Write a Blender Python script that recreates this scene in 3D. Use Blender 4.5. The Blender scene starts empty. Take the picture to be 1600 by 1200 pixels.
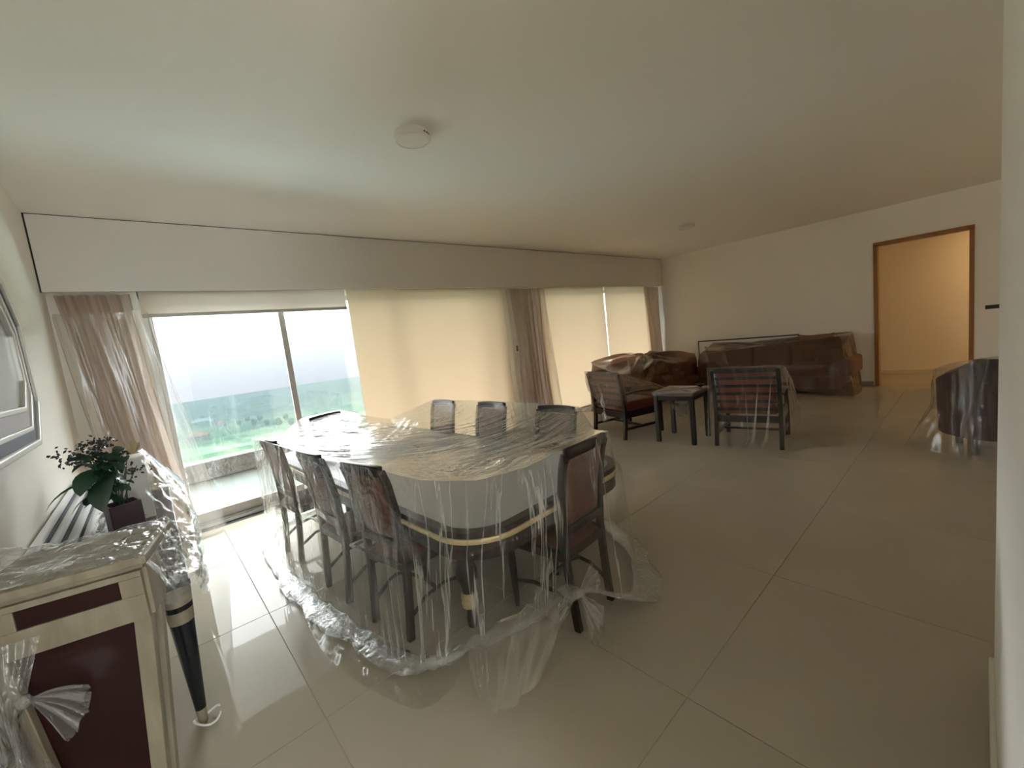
import bpy, bmesh, math, random
import numpy as np
from math import sin, cos, pi, radians as R, hypot
from mathutils import Vector, Matrix, Euler
random.seed(4); rng = np.random.default_rng(4)
scene = bpy.context.scene
COL = scene.collection

# ------------------------------------------------------------------ camera, sky, exposure
FPX = 649.115
cam = bpy.data.cameras.new('camera'); camo = bpy.data.objects.new('camera', cam); COL.objects.link(camo)
cam.sensor_fit = 'HORIZONTAL'; cam.sensor_width = 36.0; cam.lens = FPX / 1600 * 36; cam.clip_start = .01; cam.clip_end = 5000
yaw, pitch, roll = R(41.1686), R(-6.3526), R(-6.6411)
fw = Vector((sin(yaw)*cos(pitch), cos(yaw)*cos(pitch), sin(pitch)))
rt = Vector((cos(yaw), -sin(yaw), 0)); up = rt.cross(fw)
r2 = cos(roll)*rt + sin(roll)*up; u2 = -sin(roll)*rt + cos(roll)*up
M = Matrix(((r2.x, u2.x, -fw.x, 0), (r2.y, u2.y, -fw.y, 0), (r2.z, u2.z, -fw.z, 1.62), (0, 0, 0, 1)))
camo.matrix_world = M; scene.camera = camo

vs = scene.view_settings
vs.view_transform = 'Standard'; vs.look = 'None'; vs.gamma = 1; vs.use_curve_mapping = False; vs.exposure = 2.3
scene.cycles.max_bounces = 20; scene.cycles.diffuse_bounces = 14; scene.cycles.glossy_bounces = 5
scene.cycles.transparent_max_bounces = 24; scene.cycles.transmission_bounces = 6; scene.cycles.volume_bounces = 0
scene.cycles.use_denoising = True; scene.cycles.sample_clamp_indirect = 10; scene.cycles.sample_clamp_direct = 1.5; scene.cycles.caustics_reflective = False

world = bpy.data.worlds.new('world'); scene.world = world; world.use_nodes = True
def build_world():                      # an overcast sky: brighter towards the zenith, soft cloud shapes everywhere
    nt = world.node_tree; n = nt.nodes; n.clear()
    L = nt.links.new
    tc = n.new('ShaderNodeTexCoord'); sx = n.new('ShaderNodeSeparateXYZ'); L(tc.outputs['Generated'], sx.inputs[0])
    mr = n.new('ShaderNodeMapRange'); mr.inputs[1].default_value = 0.0; mr.inputs[2].default_value = .9
    L(sx.outputs['Z'], mr.inputs[0])
    cr = n.new('ShaderNodeValToRGB'); L(mr.outputs[0], cr.inputs[0])
    e = cr.color_ramp.elements
    e[0].position = 0; e[0].color = (.78, .84, .90, 1); e[1].position = 1; e[1].color = (1, 1, 1, 1)
    m = e.new(.25); m.color = (.95, .97, 1.0, 1)
    st = n.new('ShaderNodeMapRange'); L(sx.outputs['Z'], st.inputs[0])
    st.inputs[1].default_value = 0; st.inputs[2].default_value = .9; st.inputs[3].default_value = 1.0; st.inputs[4].default_value = 1.6
    no = n.new('ShaderNodeTexNoise'); no.inputs['Scale'].default_value = 3.2; no.inputs['Detail'].default_value = 3; no.inputs['Roughness'].default_value = .45
    L(tc.outputs['Generated'], no.inputs['Vector'])
    nm = n.new('ShaderNodeMapRange'); L(no.outputs[0], nm.inputs[0])
    nm.inputs[1].default_value = .3; nm.inputs[2].default_value = .7; nm.inputs[3].default_value = .82; nm.inputs[4].default_value = 1.18
    mu = n.new('ShaderNodeMath'); mu.operation = 'MULTIPLY'; L(st.outputs[0], mu.inputs[0]); L(nm.outputs[0], mu.inputs[1])
    mu2 = n.new('ShaderNodeMath'); mu2.operation = 'MULTIPLY'; L(mu.outputs[0], mu2.inputs[0]); mu2.inputs[1].default_value = SKY
    bg = n.new('ShaderNodeBackground'); L(cr.outputs[0], bg.inputs[0]); L(mu2.outputs[0], bg.inputs[1])
    out = n.new('ShaderNodeOutputWorld'); L(bg.outputs[0], out.inputs[0])
SKY = 5.1
build_world()

def portal(name, loc, sx, sy, rot):
    l = bpy.data.lights.new(name, 'AREA'); l.shape = 'RECTANGLE'; l.size = sx; l.size_y = sy; l.cycles.is_portal = True
    o = bpy.data.objects.new(name, l); COL.objects.link(o); o.location = loc; o.rotation_euler = rot
portal('window_portal', (2.35, 5.62, 1.25), 4.6, 2.5, (R(-90), 0, 0))
portal('window_portal', (7.5, 5.62, 1.25), 3.9, 2.5, (R(-90), 0, 0))
portal('window_portal', (.08, -3.36, 1.25), .95, 2.4, (R(90), 0, 0))  # portal of the added fill window behind the camera
portal('window_portal', (6.5, -3.36, 1.25), 1.6, 2.4, (R(90), 0, 0))  # portal of the added fill window behind the lounge

# ------------------------------------------------------------------ materials
def mat(name, col=(.5, .5, .5), rough=.5, metal=0, spec=.5, noise=None, bump=None, coat=0, stretch=(1, 1, 1)):
    """principled; noise=(scale, colour2, amount); bump=(scale, strength, distance)"""
    m = bpy.data.materials.new(name); m.use_nodes = True
    nt = m.node_tree; b = nt.nodes['Principled BSDF']; L = nt.links.new
    b.inputs['Base Color'].default_value = (*col, 1); b.inputs['Roughness'].default_value = rough
    b.inputs['Metallic'].default_value = metal; b.inputs['Specular IOR Level'].default_value = spec
    b.inputs['Coat Weight'].default_value = coat
    tc = nt.nodes.new('ShaderNodeTexCoord'); mp = nt.nodes.new('ShaderNodeMapping'); mp.inputs['Scale'].default_value = stretch
    L(tc.outputs['Object'], mp.inputs[0])
    if noise:
        no = nt.nodes.new('ShaderNodeTexNoise'); no.inputs['Scale'].default_value = noise[0]; no.inputs['Detail'].default_value = 5
        L(mp.outputs[0], no.inputs['Vector'])
        r = nt.nodes.new('ShaderNodeMapRange'); L(no.outputs[0], r.inputs[0]); r.inputs[1].default_value = .3; r.inputs[2].default_value = .7
        r.inputs[4].default_value = noise[2]
        mx = nt.nodes.new('ShaderNodeMix'); mx.data_type = 'RGBA'; L(r.outputs[0], mx.inputs[0])
        mx.inputs[6].default_value = (*col, 1); mx.inputs[7].default_value = (*noise[1], 1); L(mx.outputs[2], b.inputs['Base Color'])
    if bump:
        no = nt.nodes.new('ShaderNodeTexNoise'); no.inputs['Scale'].default_value = bump[0]; no.inputs['Detail'].default_value = 4
        L(mp.outputs[0], no.inputs['Vector'])
        bp = nt.nodes.new('ShaderNodeBump'); bp.inputs['Strength'].default_value = bump[1]; bp.inputs['Distance'].default_value = bump[2]
        L(no.outputs[0], bp.inputs['Height']); L(bp.outputs[0], b.inputs['Normal'])
    return m

def schlick(nt, normal=None):
    """fresnel reflectance of a thin sheet, the same seen from either face"""
    n = nt.nodes; L = nt.links.new
    ge = n.new('ShaderNodeNewGeometry'); dt = n.new('ShaderNodeVectorMath'); dt.operation = 'DOT_PRODUCT'
    L(ge.outputs['Incoming'], dt.inputs[0]); L(normal or ge.outputs['Normal'], dt.inputs[1])
    ab = n.new('ShaderNodeMath'); ab.operation = 'ABSOLUTE'; L(dt.outputs['Value'], ab.inputs[0])
    om = n.new('ShaderNodeMath'); om.operation = 'SUBTRACT'; om.inputs[0].default_value = 1; om.use_clamp = True; L(ab.outputs[0], om.inputs[1])
    pw = n.new('ShaderNodeMath'); pw.operation = 'POWER'; L(om.outputs[0], pw.inputs[0]); pw.inputs[1].default_value = 5
    ma = n.new('ShaderNodeMath'); ma.operation = 'MULTIPLY_ADD'; L(pw.outputs[0], ma.inputs[0]); ma.inputs[1].default_value = .96; ma.inputs[2].default_value = .04
    return ma

def film_mat(name, haze=.05, tint=(.97, .97, .96), hazecol=(.8, .8, .78), rough=.12, gain=1.5, b1=(9, .5, .02), b2=(45, .35, .004), stretch=(1, 1, 1), streak=None, dirn=None):
    """thin clear plastic: transparent with fresnel gloss from both faces and a trace of milky scatter"""
    m = bpy.data.materials.new(name); m.use_nodes = True; nt = m.node_tree; n = nt.nodes; n.clear(); L = nt.links.new
    tc = n.new('ShaderNodeTexCoord'); mp = n.new('ShaderNodeMapping'); mp.inputs['Scale'].default_value = stretch; L(tc.outputs['Object'], mp.inputs[0])
    if dirn:                         # folds drawn out along one direction
        mp.vector_type = 'TEXTURE'; mp.inputs['Rotation'].default_value = (0, 0, dirn[0]); mp.inputs['Scale'].default_value = (dirn[1], dirn[2], 1)
    prev = None
    for sc, stg, di in (b1, b2):
        no = n.new('ShaderNodeTexNoise'); no.inputs['Scale'].default_value = sc; no.inputs['Detail'].default_value = 3; no.inputs['Distortion'].default_value = .6
        L(mp.outputs[0], no.inputs['Vector'])
        rd = n.new('ShaderNodeMath'); rd.operation = 'SUBTRACT'; L(no.outputs[0], rd.inputs[0]); rd.inputs[1].default_value = .5
        ab = n.new('ShaderNodeMath'); ab.operation = 'ABSOLUTE'; L(rd.outputs[0], ab.inputs[0])          # ridged: sharp creases
        bp = n.new('ShaderNodeBump'); bp.inputs['Strength'].default_value = stg; bp.inputs['Distance'].default_value = di
        L(ab.outputs[0], bp.inputs['Height'])
        if prev: L(prev.outputs[0], bp.inputs['Normal'])
        prev = bp
    fr = schlick(nt, prev.outputs[0])
    mu = n.new('ShaderNodeMath'); mu.operation = 'MULTIPLY'; mu.use_clamp = True; L(fr.outputs[0], mu.inputs[0]); mu.inputs[1].default_value = gain
    tr = n.new('ShaderNodeBsdfTransparent'); tr.inputs[0].default_value = (*tint, 1)
    gl = n.new('ShaderNodeBsdfGlossy'); gl.inputs['Roughness'].default_value = rough; gl.inputs[0].default_value = (.95, .95, .95, 1); L(prev.outputs[0], gl.inputs['Normal'])
    df = n.new('ShaderNodeBsdfDiffuse'); df.inputs[0].default_value = (*hazecol, 1); L(prev.outputs[0], df.inputs['Normal'])
    tl = n.new('ShaderNodeBsdfTranslucent'); tl.inputs[0].default_value = (*hazecol, 1)
    hf = None
    if streak:                       # whitened creases running down the hang of the film: (u freq, v freq, amount)
        m2_ = n.new('ShaderNodeMapping'); m2_.inputs['Scale'].default_value = (streak[0], streak[1], 1); L(mp.outputs[0] if dirn else tc.outputs['UV'], m2_.inputs[0])
        n2 = n.new('ShaderNodeTexNoise'); n2.inputs['Scale'].default_value = 1; n2.inputs['Detail'].default_value = 4; n2.inputs['Roughness'].default_value = .6; L(m2_.outputs[0], n2.inputs['Vector'])
        s1 = n.new('ShaderNodeMath'); s1.operation = 'SUBTRACT'; L(n2.outputs[0], s1.inputs[0]); s1.inputs[1].default_value = .5
        s2 = n.new('ShaderNodeMath'); s2.operation = 'ABSOLUTE'; L(s1.outputs[0], s2.inputs[0])
        s3 = n.new('ShaderNodeMapRange'); L(s2.outputs[0], s3.inputs[0]); s3.inputs[1].default_value = 0; s3.inputs[2].default_value = .024; s3.inputs[3].default_value = streak[2]; s3.inputs[4].default_value = 0
        m3_ = n.new('ShaderNodeMapping'); m3_.inputs['Scale'].default_value = (streak[0]*.3, streak[1]*1.2, 1); m3_.inputs['Location'].default_value = (3.3, 7.1, 0); L(mp.outputs[0] if dirn else tc.outputs['UV'], m3_.inputs[0])
        n3 = n.new('ShaderNodeTexNoise'); n3.inputs['Scale'].default_value = 1; n3.inputs['Detail'].default_value = 2; L(m3_.outputs[0], n3.inputs['Vector'])
        k3 = n.new('ShaderNodeMapRange'); L(n3.outputs[0], k3.inputs[0]); k3.inputs[1].default_value = .42; k3.inputs[2].default_value = .62; k3.inputs[3].default_value = .08; k3.inputs[4].default_value = 1
        hm = n.new('ShaderNodeMath'); hm.operation = 'MULTIPLY_ADD'; L(s3.outputs[0], hm.inputs[0]); L(k3.outputs[0], hm.inputs[1]); hm.inputs[2].default_value = haze
        hf = hm
        bp = n.new('ShaderNodeBump'); bp.inputs['Strength'].default_value = streak[3]; bp.inputs['Distance'].default_value = .01; L(s2.outputs[0], bp.inputs['Height']); L(prev.outputs[0], bp.inputs['Normal'])
        L(bp.outputs[0], gl.inputs['Normal']); L(bp.outputs[0], df.inputs['Normal'])
    ha = n.new('ShaderNodeMixShader'); ha.inputs[0].default_value = .45; L(df.outputs[0], ha.inputs[1]); L(tl.outputs[0], ha.inputs[2])
    m1 = n.new('ShaderNodeMixShader'); m1.inputs[0].default_value = haze
    if hf: L(hf.outputs[0], m1.inputs[0])
    L(tr.outputs[0], m1.inputs[1]); L(ha.outputs[0], m1.inputs[2])
    m2 = n.new('ShaderNodeMixShader'); L(mu.outputs[0], m2.inputs[0]); L(m1.outputs[0], m2.inputs[1]); L(gl.outputs[0], m2.inputs[2])
    o = n.new('ShaderNodeOutputMaterial'); L(m2.outputs[0], o.inputs[0])
    return m

def glass_mat(name, tint, gain=1.0, rough=.0):
    m = bpy.data.materials.new(name); m.use_nodes = True; nt = m.node_tree; n = nt.nodes; n.clear(); L = nt.links.new
    fr = schlick(nt)
    mu = n.new('ShaderNodeMath'); mu.operation = 'MULTIPLY'; mu.use_clamp = True; L(fr.outputs[0], mu.inputs[0]); mu.inputs[1].default_value = gain
    tr = n.new('ShaderNodeBsdfTransparent'); tr.inputs[0].default_value = (*tint, 1)
    gl = n.new('ShaderNodeBsdfGlossy'); gl.inputs['Roughness'].default_value = rough
    mx = n.new('ShaderNodeMixShader'); L(mu.outputs[0], mx.inputs[0]); L(tr.outputs[0], mx.inputs[1]); L(gl.outputs[0], mx.inputs[2])
    o = n.new('ShaderNodeOutputMaterial'); L(mx.outputs[0], o.inputs[0]); return m

def cloth_mat(name, dcol, tcol, mixf, bump=(300, .15, .002), transp=0):
    m = bpy.data.materials.new(name); m.use_nodes = True; nt = m.node_tree; n = nt.nodes; n.clear(); L = nt.links.new
    tc = n.new('ShaderNodeTexCoord'); no = n.new('ShaderNodeTexNoise'); no.inputs['Scale'].default_value = bump[0]; L(tc.outputs['Object'], no.inputs['Vector'])
    bp = n.new('ShaderNodeBump'); bp.inputs['Strength'].default_value = bump[1]; bp.inputs['Distance'].default_value = bump[2]; L(no.outputs[0], bp.inputs['Height'])
    d = n.new('ShaderNodeBsdfDiffuse'); d.inputs[0].default_value = (*dcol, 1); L(bp.outputs[0], d.inputs['Normal'])
    t = n.new('ShaderNodeBsdfTranslucent'); t.inputs[0].default_value = (*tcol, 1)
    mx = n.new('ShaderNodeMixShader'); mx.inputs[0].default_value = mixf; L(d.outputs[0], mx.inputs[1]); L(t.outputs[0], mx.inputs[2])
    last = mx
    if transp:
        tr = n.new('ShaderNodeBsdfTransparent'); m2 = n.new('ShaderNodeMixShader'); m2.inputs[0].default_value = transp
        L(mx.outputs[0], m2.inputs[1]); L(tr.outputs[0], m2.inputs[2]); last = m2
    o = n.new('ShaderNodeOutputMaterial'); L(last.outputs[0], o.inputs[0]); return m

MT = dict(
    wall=mat('wall_paint', (.87, .835, .765), .6, spec=.3, bump=(180, .06, .001)),
    white_wall=mat('white_wall_paint', (.92, .915, .885), .5, spec=.4),
    ceiling=mat('ceiling_paint', (.88, .85, .785), .7, spec=.2, bump=(180, .04, .001)),
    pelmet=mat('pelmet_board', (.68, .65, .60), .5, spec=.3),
    gap=mat('dark_gap', (.04, .04, .05), .8),
    tile=mat('porcelain_tile', (.385, .343, .275), .022, spec=.08, noise=(1.6, (.425, .38, .31), .8)),
    grout=mat('tile_grout', (.36, .31, .24), .8),
    base=mat('baseboard_paint', (.70, .68, .62), .4),
    base_dark=mat('grey_stone_baseboard', (.28, .25, .21), .4),
    alu=mat('bronze_aluminium', (.46, .42, .37), .4, metal=.2),
    white_alu=mat('white_aluminium', (.75, .76, .76), .35),
    glass=glass_mat('window_glass', (.97, .985, .98)),
    balustrade=glass_mat('green_balustrade_glass', (.78, .90, .88)),
    blind=cloth_mat('beige_blind_fabric', (.62, .52, .38), (.88, .65, .42), .132),
    blind_white=cloth_mat('pale_blind_fabric', (.66, .57, .48), (.88, .74, .62), .140),
    curtain=cloth_mat('curtain_voile', (.58, .48, .40), (.62, .50, .42), .45),
    curtain_top=cloth_mat('curtain_heading', (.40, .35, .29), (.4, .35, .3), .4),
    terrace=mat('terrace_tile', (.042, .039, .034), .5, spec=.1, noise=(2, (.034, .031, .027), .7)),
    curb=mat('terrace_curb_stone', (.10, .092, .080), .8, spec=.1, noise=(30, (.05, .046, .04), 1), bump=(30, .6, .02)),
    darkwood=mat('dark_stained_wood', (.012, .008, .006), .35, spec=.3, noise=(9, (.022, .014, .010), 1), stretch=(1, 1, .15)),
    maroon=mat('maroon_upholstery', (.085, .030, .022), .55, noise=(30, (.13, .05, .035), .8), bump=(220, .2, .002)),
    leather=mat('red_brown_leather', (.15, .032, .014), .42, noise=(6, (.20, .045, .02), .8), bump=(90, .15, .003)),
    greytop=mat('grey_tabletop', (.36, .36, .36), .16, spec=.5, noise=(2, (.33, .33, .335), .6)),
    gold=mat('gilded_band', (.60, .47, .26), .35, metal=.35),
    cream=mat('cream_painted_wood', (.28, .245, .175), .5, noise=(7, (.19, .155, .105), .9), stretch=(3, 3, .6), bump=(60, .15, .002)),
    burgundy=mat('burgundy_panel', (.018, .005, .0045), .3, spec=.3, noise=(3, (.032, .009, .008), .7)),
    black=mat('black_lacquer', (.008, .010, .012), .25),
    ledge=mat('grey_painted_moulding', (.62, .63, .62), .35),
    navy=mat('navy_lacquer', (.018, .018, .045), .5, spec=.3),
    silver=mat('silver_moulding', (.60, .58, .53), .35, metal=.25),
    mauve=mat('mauve_inlay', (.40, .37, .40), .3),
    mirror=mat('mirror_glass', (.50, .52, .47), .22, metal=1.0, noise=(3, (.5, .52, .48), .7)),
    vase=mat('plum_ceramic', (.055, .032, .042), .3),
    white=mat('white_card', (.74, .73, .71), .5),
    leaf=mat('dark_green_leaf', (.018, .055, .030), .35, noise=(20, (.035, .085, .04), .7)),
    berry=mat('dark_berries', (.030, .022, .020), .35),
    flower=mat('dried_yellow_flower', (.42, .34, .18), .6),
    oak=mat('orange_brown_door_wood', (.33, .15, .045), .4, noise=(8, (.24, .10, .03), .8), stretch=(1, 1, .1)),
    plastic_white=mat('white_plastic', (.72, .70, .65), .4),
    lens=mat('frosted_lens', (.78, .76, .70), .5),
    dark_plastic=mat('dark_plastic', (.03, .03, .03), .4),
    sofa=mat('brown_sofa_fabric', (.15, .070, .045), .8, noise=(8, (.19, .09, .06), .8), bump=(260, .2, .002)),
    tub=mat('dark_brown_leather', (.050, .026, .018), .4, noise=(5, (.065, .034, .024), .8)),
    linen=mat('taupe_cushion', (.38, .27, .21), .85, bump=(300, .2, .002)),
    steel=mat('brushed_steel', (.55, .53, .5), .3, metal=1),
    film=film_mat('clear_plastic_film', haze=.014, rough=.06, gain=1.35, b1=(7, .5, .03), b2=(30, .3, .005), streak=(40, .35, .50, 1.0)),
    film_plain=film_mat('thin_plastic_film', haze=.022, rough=.10, gain=1.1, b1=(6, .4, .02), b2=(26, .25, .004)),
    film_bow=film_mat('milky_bunched_film', haze=.26, hazecol=(.62, .61, .58), rough=.14, gain=2.0, b1=(14, .8, .03), b2=(60, .5, .005)),
    film_sleeve=film_mat('clear_plastic_sleeve', haze=.15, rough=.18, gain=1.4, b1=(4, .25, .02), b2=(18, .12, .004), streak=(14, .8, .22, .4), hazecol=(.80, .74, .68)),
    film_top=film_mat('creased_plastic_film', haze=.09, rough=.07, gain=2.4, b1=(4, .5, .035), b2=(11, .6, .02), streak=(3, 7, .35, 1.0), dirn=(R(-24), 3.0, .30)),
    film_heap=film_mat('heaped_plastic_film', haze=.05, rough=.08, gain=1.3, b1=(9, .45, .03), b2=(34, .4, .010)),
    film_crumple=film_mat('crumpled_plastic_film', haze=.10, rough=.10, gain=1.7, b1=(10, .8, .05), b2=(38, .6, .012)),
    film_dull=film_mat('dull_plastic_film', haze=.17, streak=(26, 1.2, .2, .4), rough=.2, gain=1.2, hazecol=(.62, .50, .40), tint=(.93, .90, .86)),
    film_bundle=film_mat('bunched_plastic_film', haze=.20, rough=.12, gain=2.0, b1=(14, .8, .03), b2=(60, .5, .005)),
)

# ------------------------------------------------------------------ mesh helpers
class MB:
    def __init__(s): s.v = []; s.f = []; s.uv = None
    def add(s, vs, fs):
        o = len(s.v); s.v += [tuple(map(float, p)) for p in vs]; s.f += [tuple(i + o for i in f) for f in fs]; return s
    def box(s, c, d, rot=None, taper=1.0, skew=(0, 0)):
        """centre c, dims d; taper scales the bottom, skew shifts the bottom"""
        x, y, z = d[0]/2, d[1]/2, d[2]/2; P = []
        for sz in (-1, 1):
            k = taper if sz < 0 else 1; ox, oy = skew if sz < 0 else (0, 0)
            for sx, sy in ((-1, -1), (1, -1), (1, 1), (-1, 1)): P.append(Vector((sx*x*k + ox, sy*y*k + oy, sz*z)))
        if rot: P = [rot @ p for p in P]
        c = Vector(c)
        return s.add([c + p for p in P], [(0, 3, 2, 1), (4, 5, 6, 7), (0, 1, 5, 4), (1, 2, 6, 5), (2, 3, 7, 6), (3, 0, 4, 7)])
    def bb(s, x0, x1, y0, y1, z0, z1): return s.box(((x0+x1)/2, (y0+y1)/2, (z0+z1)/2), (x1-x0, y1-y0, z1-z0))
    def prism(s, poly, z0, z1):
        n = len(poly)
        return s.add([(x, y, z0) for x, y in poly] + [(x, y, z1) for x, y in poly],
                     [tuple(range(n))[::-1], tuple(range(n, 2*n))] + [(i, (i+1) % n, n+(i+1) % n, n+i) for i in range(n)])
    def ring(s, A, B, z0, z1):
        """closed band between outline A (outer) and B (inner)"""
        n = len(A); V = [(x, y, z) for z in (z0, z1) for P in (A, B) for x, y in P]; F = []
        for i in range(n):
            j = (i+1) % n; a, b = i, j
            F += [(a, b, n+b, n+a)[::-1], (2*n+a, 2*n+b, 3*n+b, 3*n+a), (a, b, 2*n+b, 2*n+a), (n+a, n+b, 3*n+b, 3*n+a)[::-1]]
        return s.add(V, F)
    def tube(s, pts, r, n=8, flat=1.0):
        pts = [Vector(p) for p in pts]; rr = r if hasattr(r, '__len__') else [r]*len(pts)
        V = []; m = len(pts); ref = Vector((.3, .2, 1)).normalized()
        for i, p in enumerate(pts):
            t = (pts[min(i+1, m-1)] - pts[max(i-1, 0)]).normalized()
            a = t.cross(ref)
            if a.length < .05: a = t.cross(Vector((1, 0, 0)))
            a.normalize(); b = t.cross(a)
            for k in range(n): V.append(p + rr[i]*(cos(2*pi*k/n)*a + flat*sin(2*pi*k/n)*b))
        F = [(i*n+k, i*n+(k+1) % n, (i+1)*n+(k+1) % n, (i+1)*n+k) for i in range(m-1) for k in range(n)]
        F += [tuple(range(n))[::-1], tuple(range((m-1)*n, m*n))]
        return s.add(V, F)
    def bar(s, a, b, w, h=None):
        """square bar from a to b"""
        a, b = Vector(a), Vector(b); h = h or w; t = (b-a).normalized()
        u = t.cross(Vector((0, 0, 1)));
        if u.length < .05: u = Vector((1, 0, 0))
        u.normalize(); v = t.cross(u)
        P = [q + su*u*w/2 + sv*v*h/2 for q in (a, b) for su, sv in ((-1, -1), (1, -1), (1, 1), (-1, 1))]
        return s.add(P, [(0, 3, 2, 1), (4, 5, 6, 7), (0, 1, 5, 4), (1, 2, 6, 5), (2, 3, 7, 6), (3, 0, 4, 7)])
    def path(s, pts, w, h):
        """square section swept along points in one plane; w across, h second axis"""
        pts = [Vector(p) for p in pts]; m = len(pts); V = []
        for i, p in enumerate(pts):
            t = (pts[min(i+1, m-1)] - pts[max(i-1, 0)]).normalized()
            u = t.cross(Vector((0, 0, 1)))
            if u.length < .35: u = Vector((1, 0, 0)) - t*t.x
            u.normalize(); v = t.cross(u)
            for su, sv in ((-1, -1), (1, -1), (1, 1), (-1, 1)): V.append(p + su*u*w/2 + sv*v*h/2)
        F = [(i*4+k, i*4+(k+1) % 4, (i+1)*4+(k+1) % 4, (i+1)*4+k) for i in range(m-1) for k in range(4)] + [(3, 2, 1, 0), tuple(range((m-1)*4, m*4))]
        return s.add(V, F)
    def lathe(s, prof, c=(0, 0, 0), n=20, caps=True):
        V = [(c[0]+r*cos(2*pi*k/n), c[1]+r*sin(2*pi*k/n), c[2]+z) for r, z in prof for k in range(n)]; m = len(prof)
        F = [(i*n+k, i*n+(k+1) % n, (i+1)*n+(k+1) % n, (i+1)*n+k) for i in range(m-1) for k in range(n)]
        if caps: F += [tuple(range(n))[::-1], tuple(range((m-1)*n, m*n))]
        return s.add(V, F)
    def grid(s, P, closed=False):
        """P[nu][nv] points; u optionally closed"""
        P = np.asarray(P, float); nu, nv = P.shape[:2]
        F = []
        for i in range(nu if closed else nu-1):
            j = (i+1) % nu
            for k in range(nv-1): F.append((i*nv+k, j*nv+k, j*nv+k+1, i*nv+k+1))
        if not s.v: s.uv = [(i/nu, k/max(nv-1, 1)) for i in range(nu) for k in range(nv)]
        return s.add(P.reshape(-1, 3), F)
    def build(s, name, m, parent=None, smooth=False, bevel=0, seg=2):
        me = bpy.data.meshes.new(name)
        me.from_pydata(s.v, [], s.f)
        if s.uv and len(s.uv) == len(s.v):
            ul = me.uv_layers.new(name='UVMap'); vi = np.zeros(len(me.loops), int); me.loops.foreach_get('vertex_index', vi)
            ul.data.foreach_set('uv', np.array(s.uv)[vi].ravel())
        if bevel or True:
            bm = bmesh.new(); bm.from_mesh(me)
            if not smooth or bevel: bmesh.ops.recalc_face_normals(bm, faces=bm.faces)
            if bevel:
                es = [e for e in bm.edges if len(e.link_faces) == 2 and e.calc_face_angle(0) > .5]
                bmesh.ops.bevel(bm, geom=es, offset=bevel, segments=seg, affect='EDGES', profile=.5, clamp_overlap=True)
            bm.to_mesh(me); bm.free()
        if smooth:
            me.polygons.foreach_set('use_smooth', [True]*len(me.polygons))
            if smooth == 'auto': me.set_sharp_from_angle(angle=R(40))
        me.materials.append(MT[m] if isinstance(m, str) else m)
        o = bpy.data.objects.new(name, me); COL.objects.link(o)
        if parent: o.parent = parent
        return o

def tag(o, label=None, cat=None, group=None, kind=None):
    if label: o['label'] = label
    if cat: o['category'] = cat
    if group: o['group'] = group
    if kind: o['kind'] = kind
    return o
def thing(name, label, cat, loc=(0, 0, 0), rotz=0, group=None):
    o = bpy.data.objects.new(name, None); o.empty_display_size = .1; COL.objects.link(o)
    o.location = loc; o.rotation_euler = (0, 0, rotz)
    return tag(o, label, cat, group)
def struct(o): o['kind'] = 'structure'; return o
def dup(root, loc, rotz, label, group=None):
    r = root.copy(); COL.objects.link(r); r.location = loc; r.rotation_euler = (0, 0, rotz); r['label'] = label
    if group: r['group'] = group
    for ch in list(root.children):
        c = ch.copy(); COL.objects.link(c); c.parent = r
        for g in ch.children:
            d = g.copy(); COL.objects.link(d); d.parent = c
    return r
def rrect(hx, hy, r, n=8):
    P = []
    for cx, cy, a0 in ((hx-r, hy-r, 0), (-hx+r, hy-r, 90), (-hx+r, -hy+r, 180), (hx-r, -hy+r, 270)):
        for k in range(n+1):
            a = R(a0 + 90*k/n); P.append((cx + r*cos(a), cy + r*sin(a)))
    return P
def noise1(t, seed, octs=3):
    """smooth periodic-free 1-d noise of an array"""
    g = np.random.default_rng(seed); out = np.zeros_like(t, float); a = 1
    for o in range(octs):
        f = 2**o; tab = g.uniform(-1, 1, 4096); x = t*f; i = np.floor(x).astype(int); u = x-i; u = u*u*(3-2*u)
        out += a*(tab[i % 4096]*(1-u) + tab[(i+1) % 4096]*u); a *= .5
    return out
def noise2(x, y, seed):
    g = np.random.default_rng(seed); T = g.uniform(-1, 1, (128, 128))
    i = np.floor(x).astype(int); j = np.floor(y).astype(int); u = x-i; v = y-j; u = u*u*(3-2*u); v = v*v*(3-2*v)
    a = T[i % 128, j % 128]*(1-u) + T[(i+1) % 128, j % 128]*u; b = T[i % 128, (j+1) % 128]*(1-u) + T[(i+1) % 128, (j+1) % 128]*u
    return a*(1-v) + b*v
def ridge(x): return 1 - 2*np.abs(x)
def loop(S, n, sharp=.5, closed=True):
    """interpolate station points S (k,3) to n points, blend of linear and catmull-rom"""
    S = np.asarray(S, float); k = len(S)
    t = np.arange(n)/n*k if closed else np.linspace(0, k-1-1e-6, n)
    i = np.floor(t).astype(int); u = (t-i)[:, None]
    g = (lambda q: S[q % k]) if closed else (lambda q: S[np.clip(q, 0, k-1)])
    p0, p1, p2, p3 = g(i-1), g(i), g(i+1), g(i+2)
    cr = .5*((2*p1) + (-p0+p2)*u + (2*p0-5*p1+4*p2-p3)*u*u + (-p0+3*p1-3*p2+p3)*u**3)
    li = p1*(1-u) + p2*u
    return sharp*li + (1-sharp)*cr
def normals(P, closed):
    du = (np.roll(P, -1, 0) - np.roll(P, 1, 0)) if closed else np.gradient(P, axis=0)
    dv = np.gradient(P, axis=1); N = np.cross(du, dv); return N/(np.linalg.norm(N, axis=2, keepdims=True)+1e-9)
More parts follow.
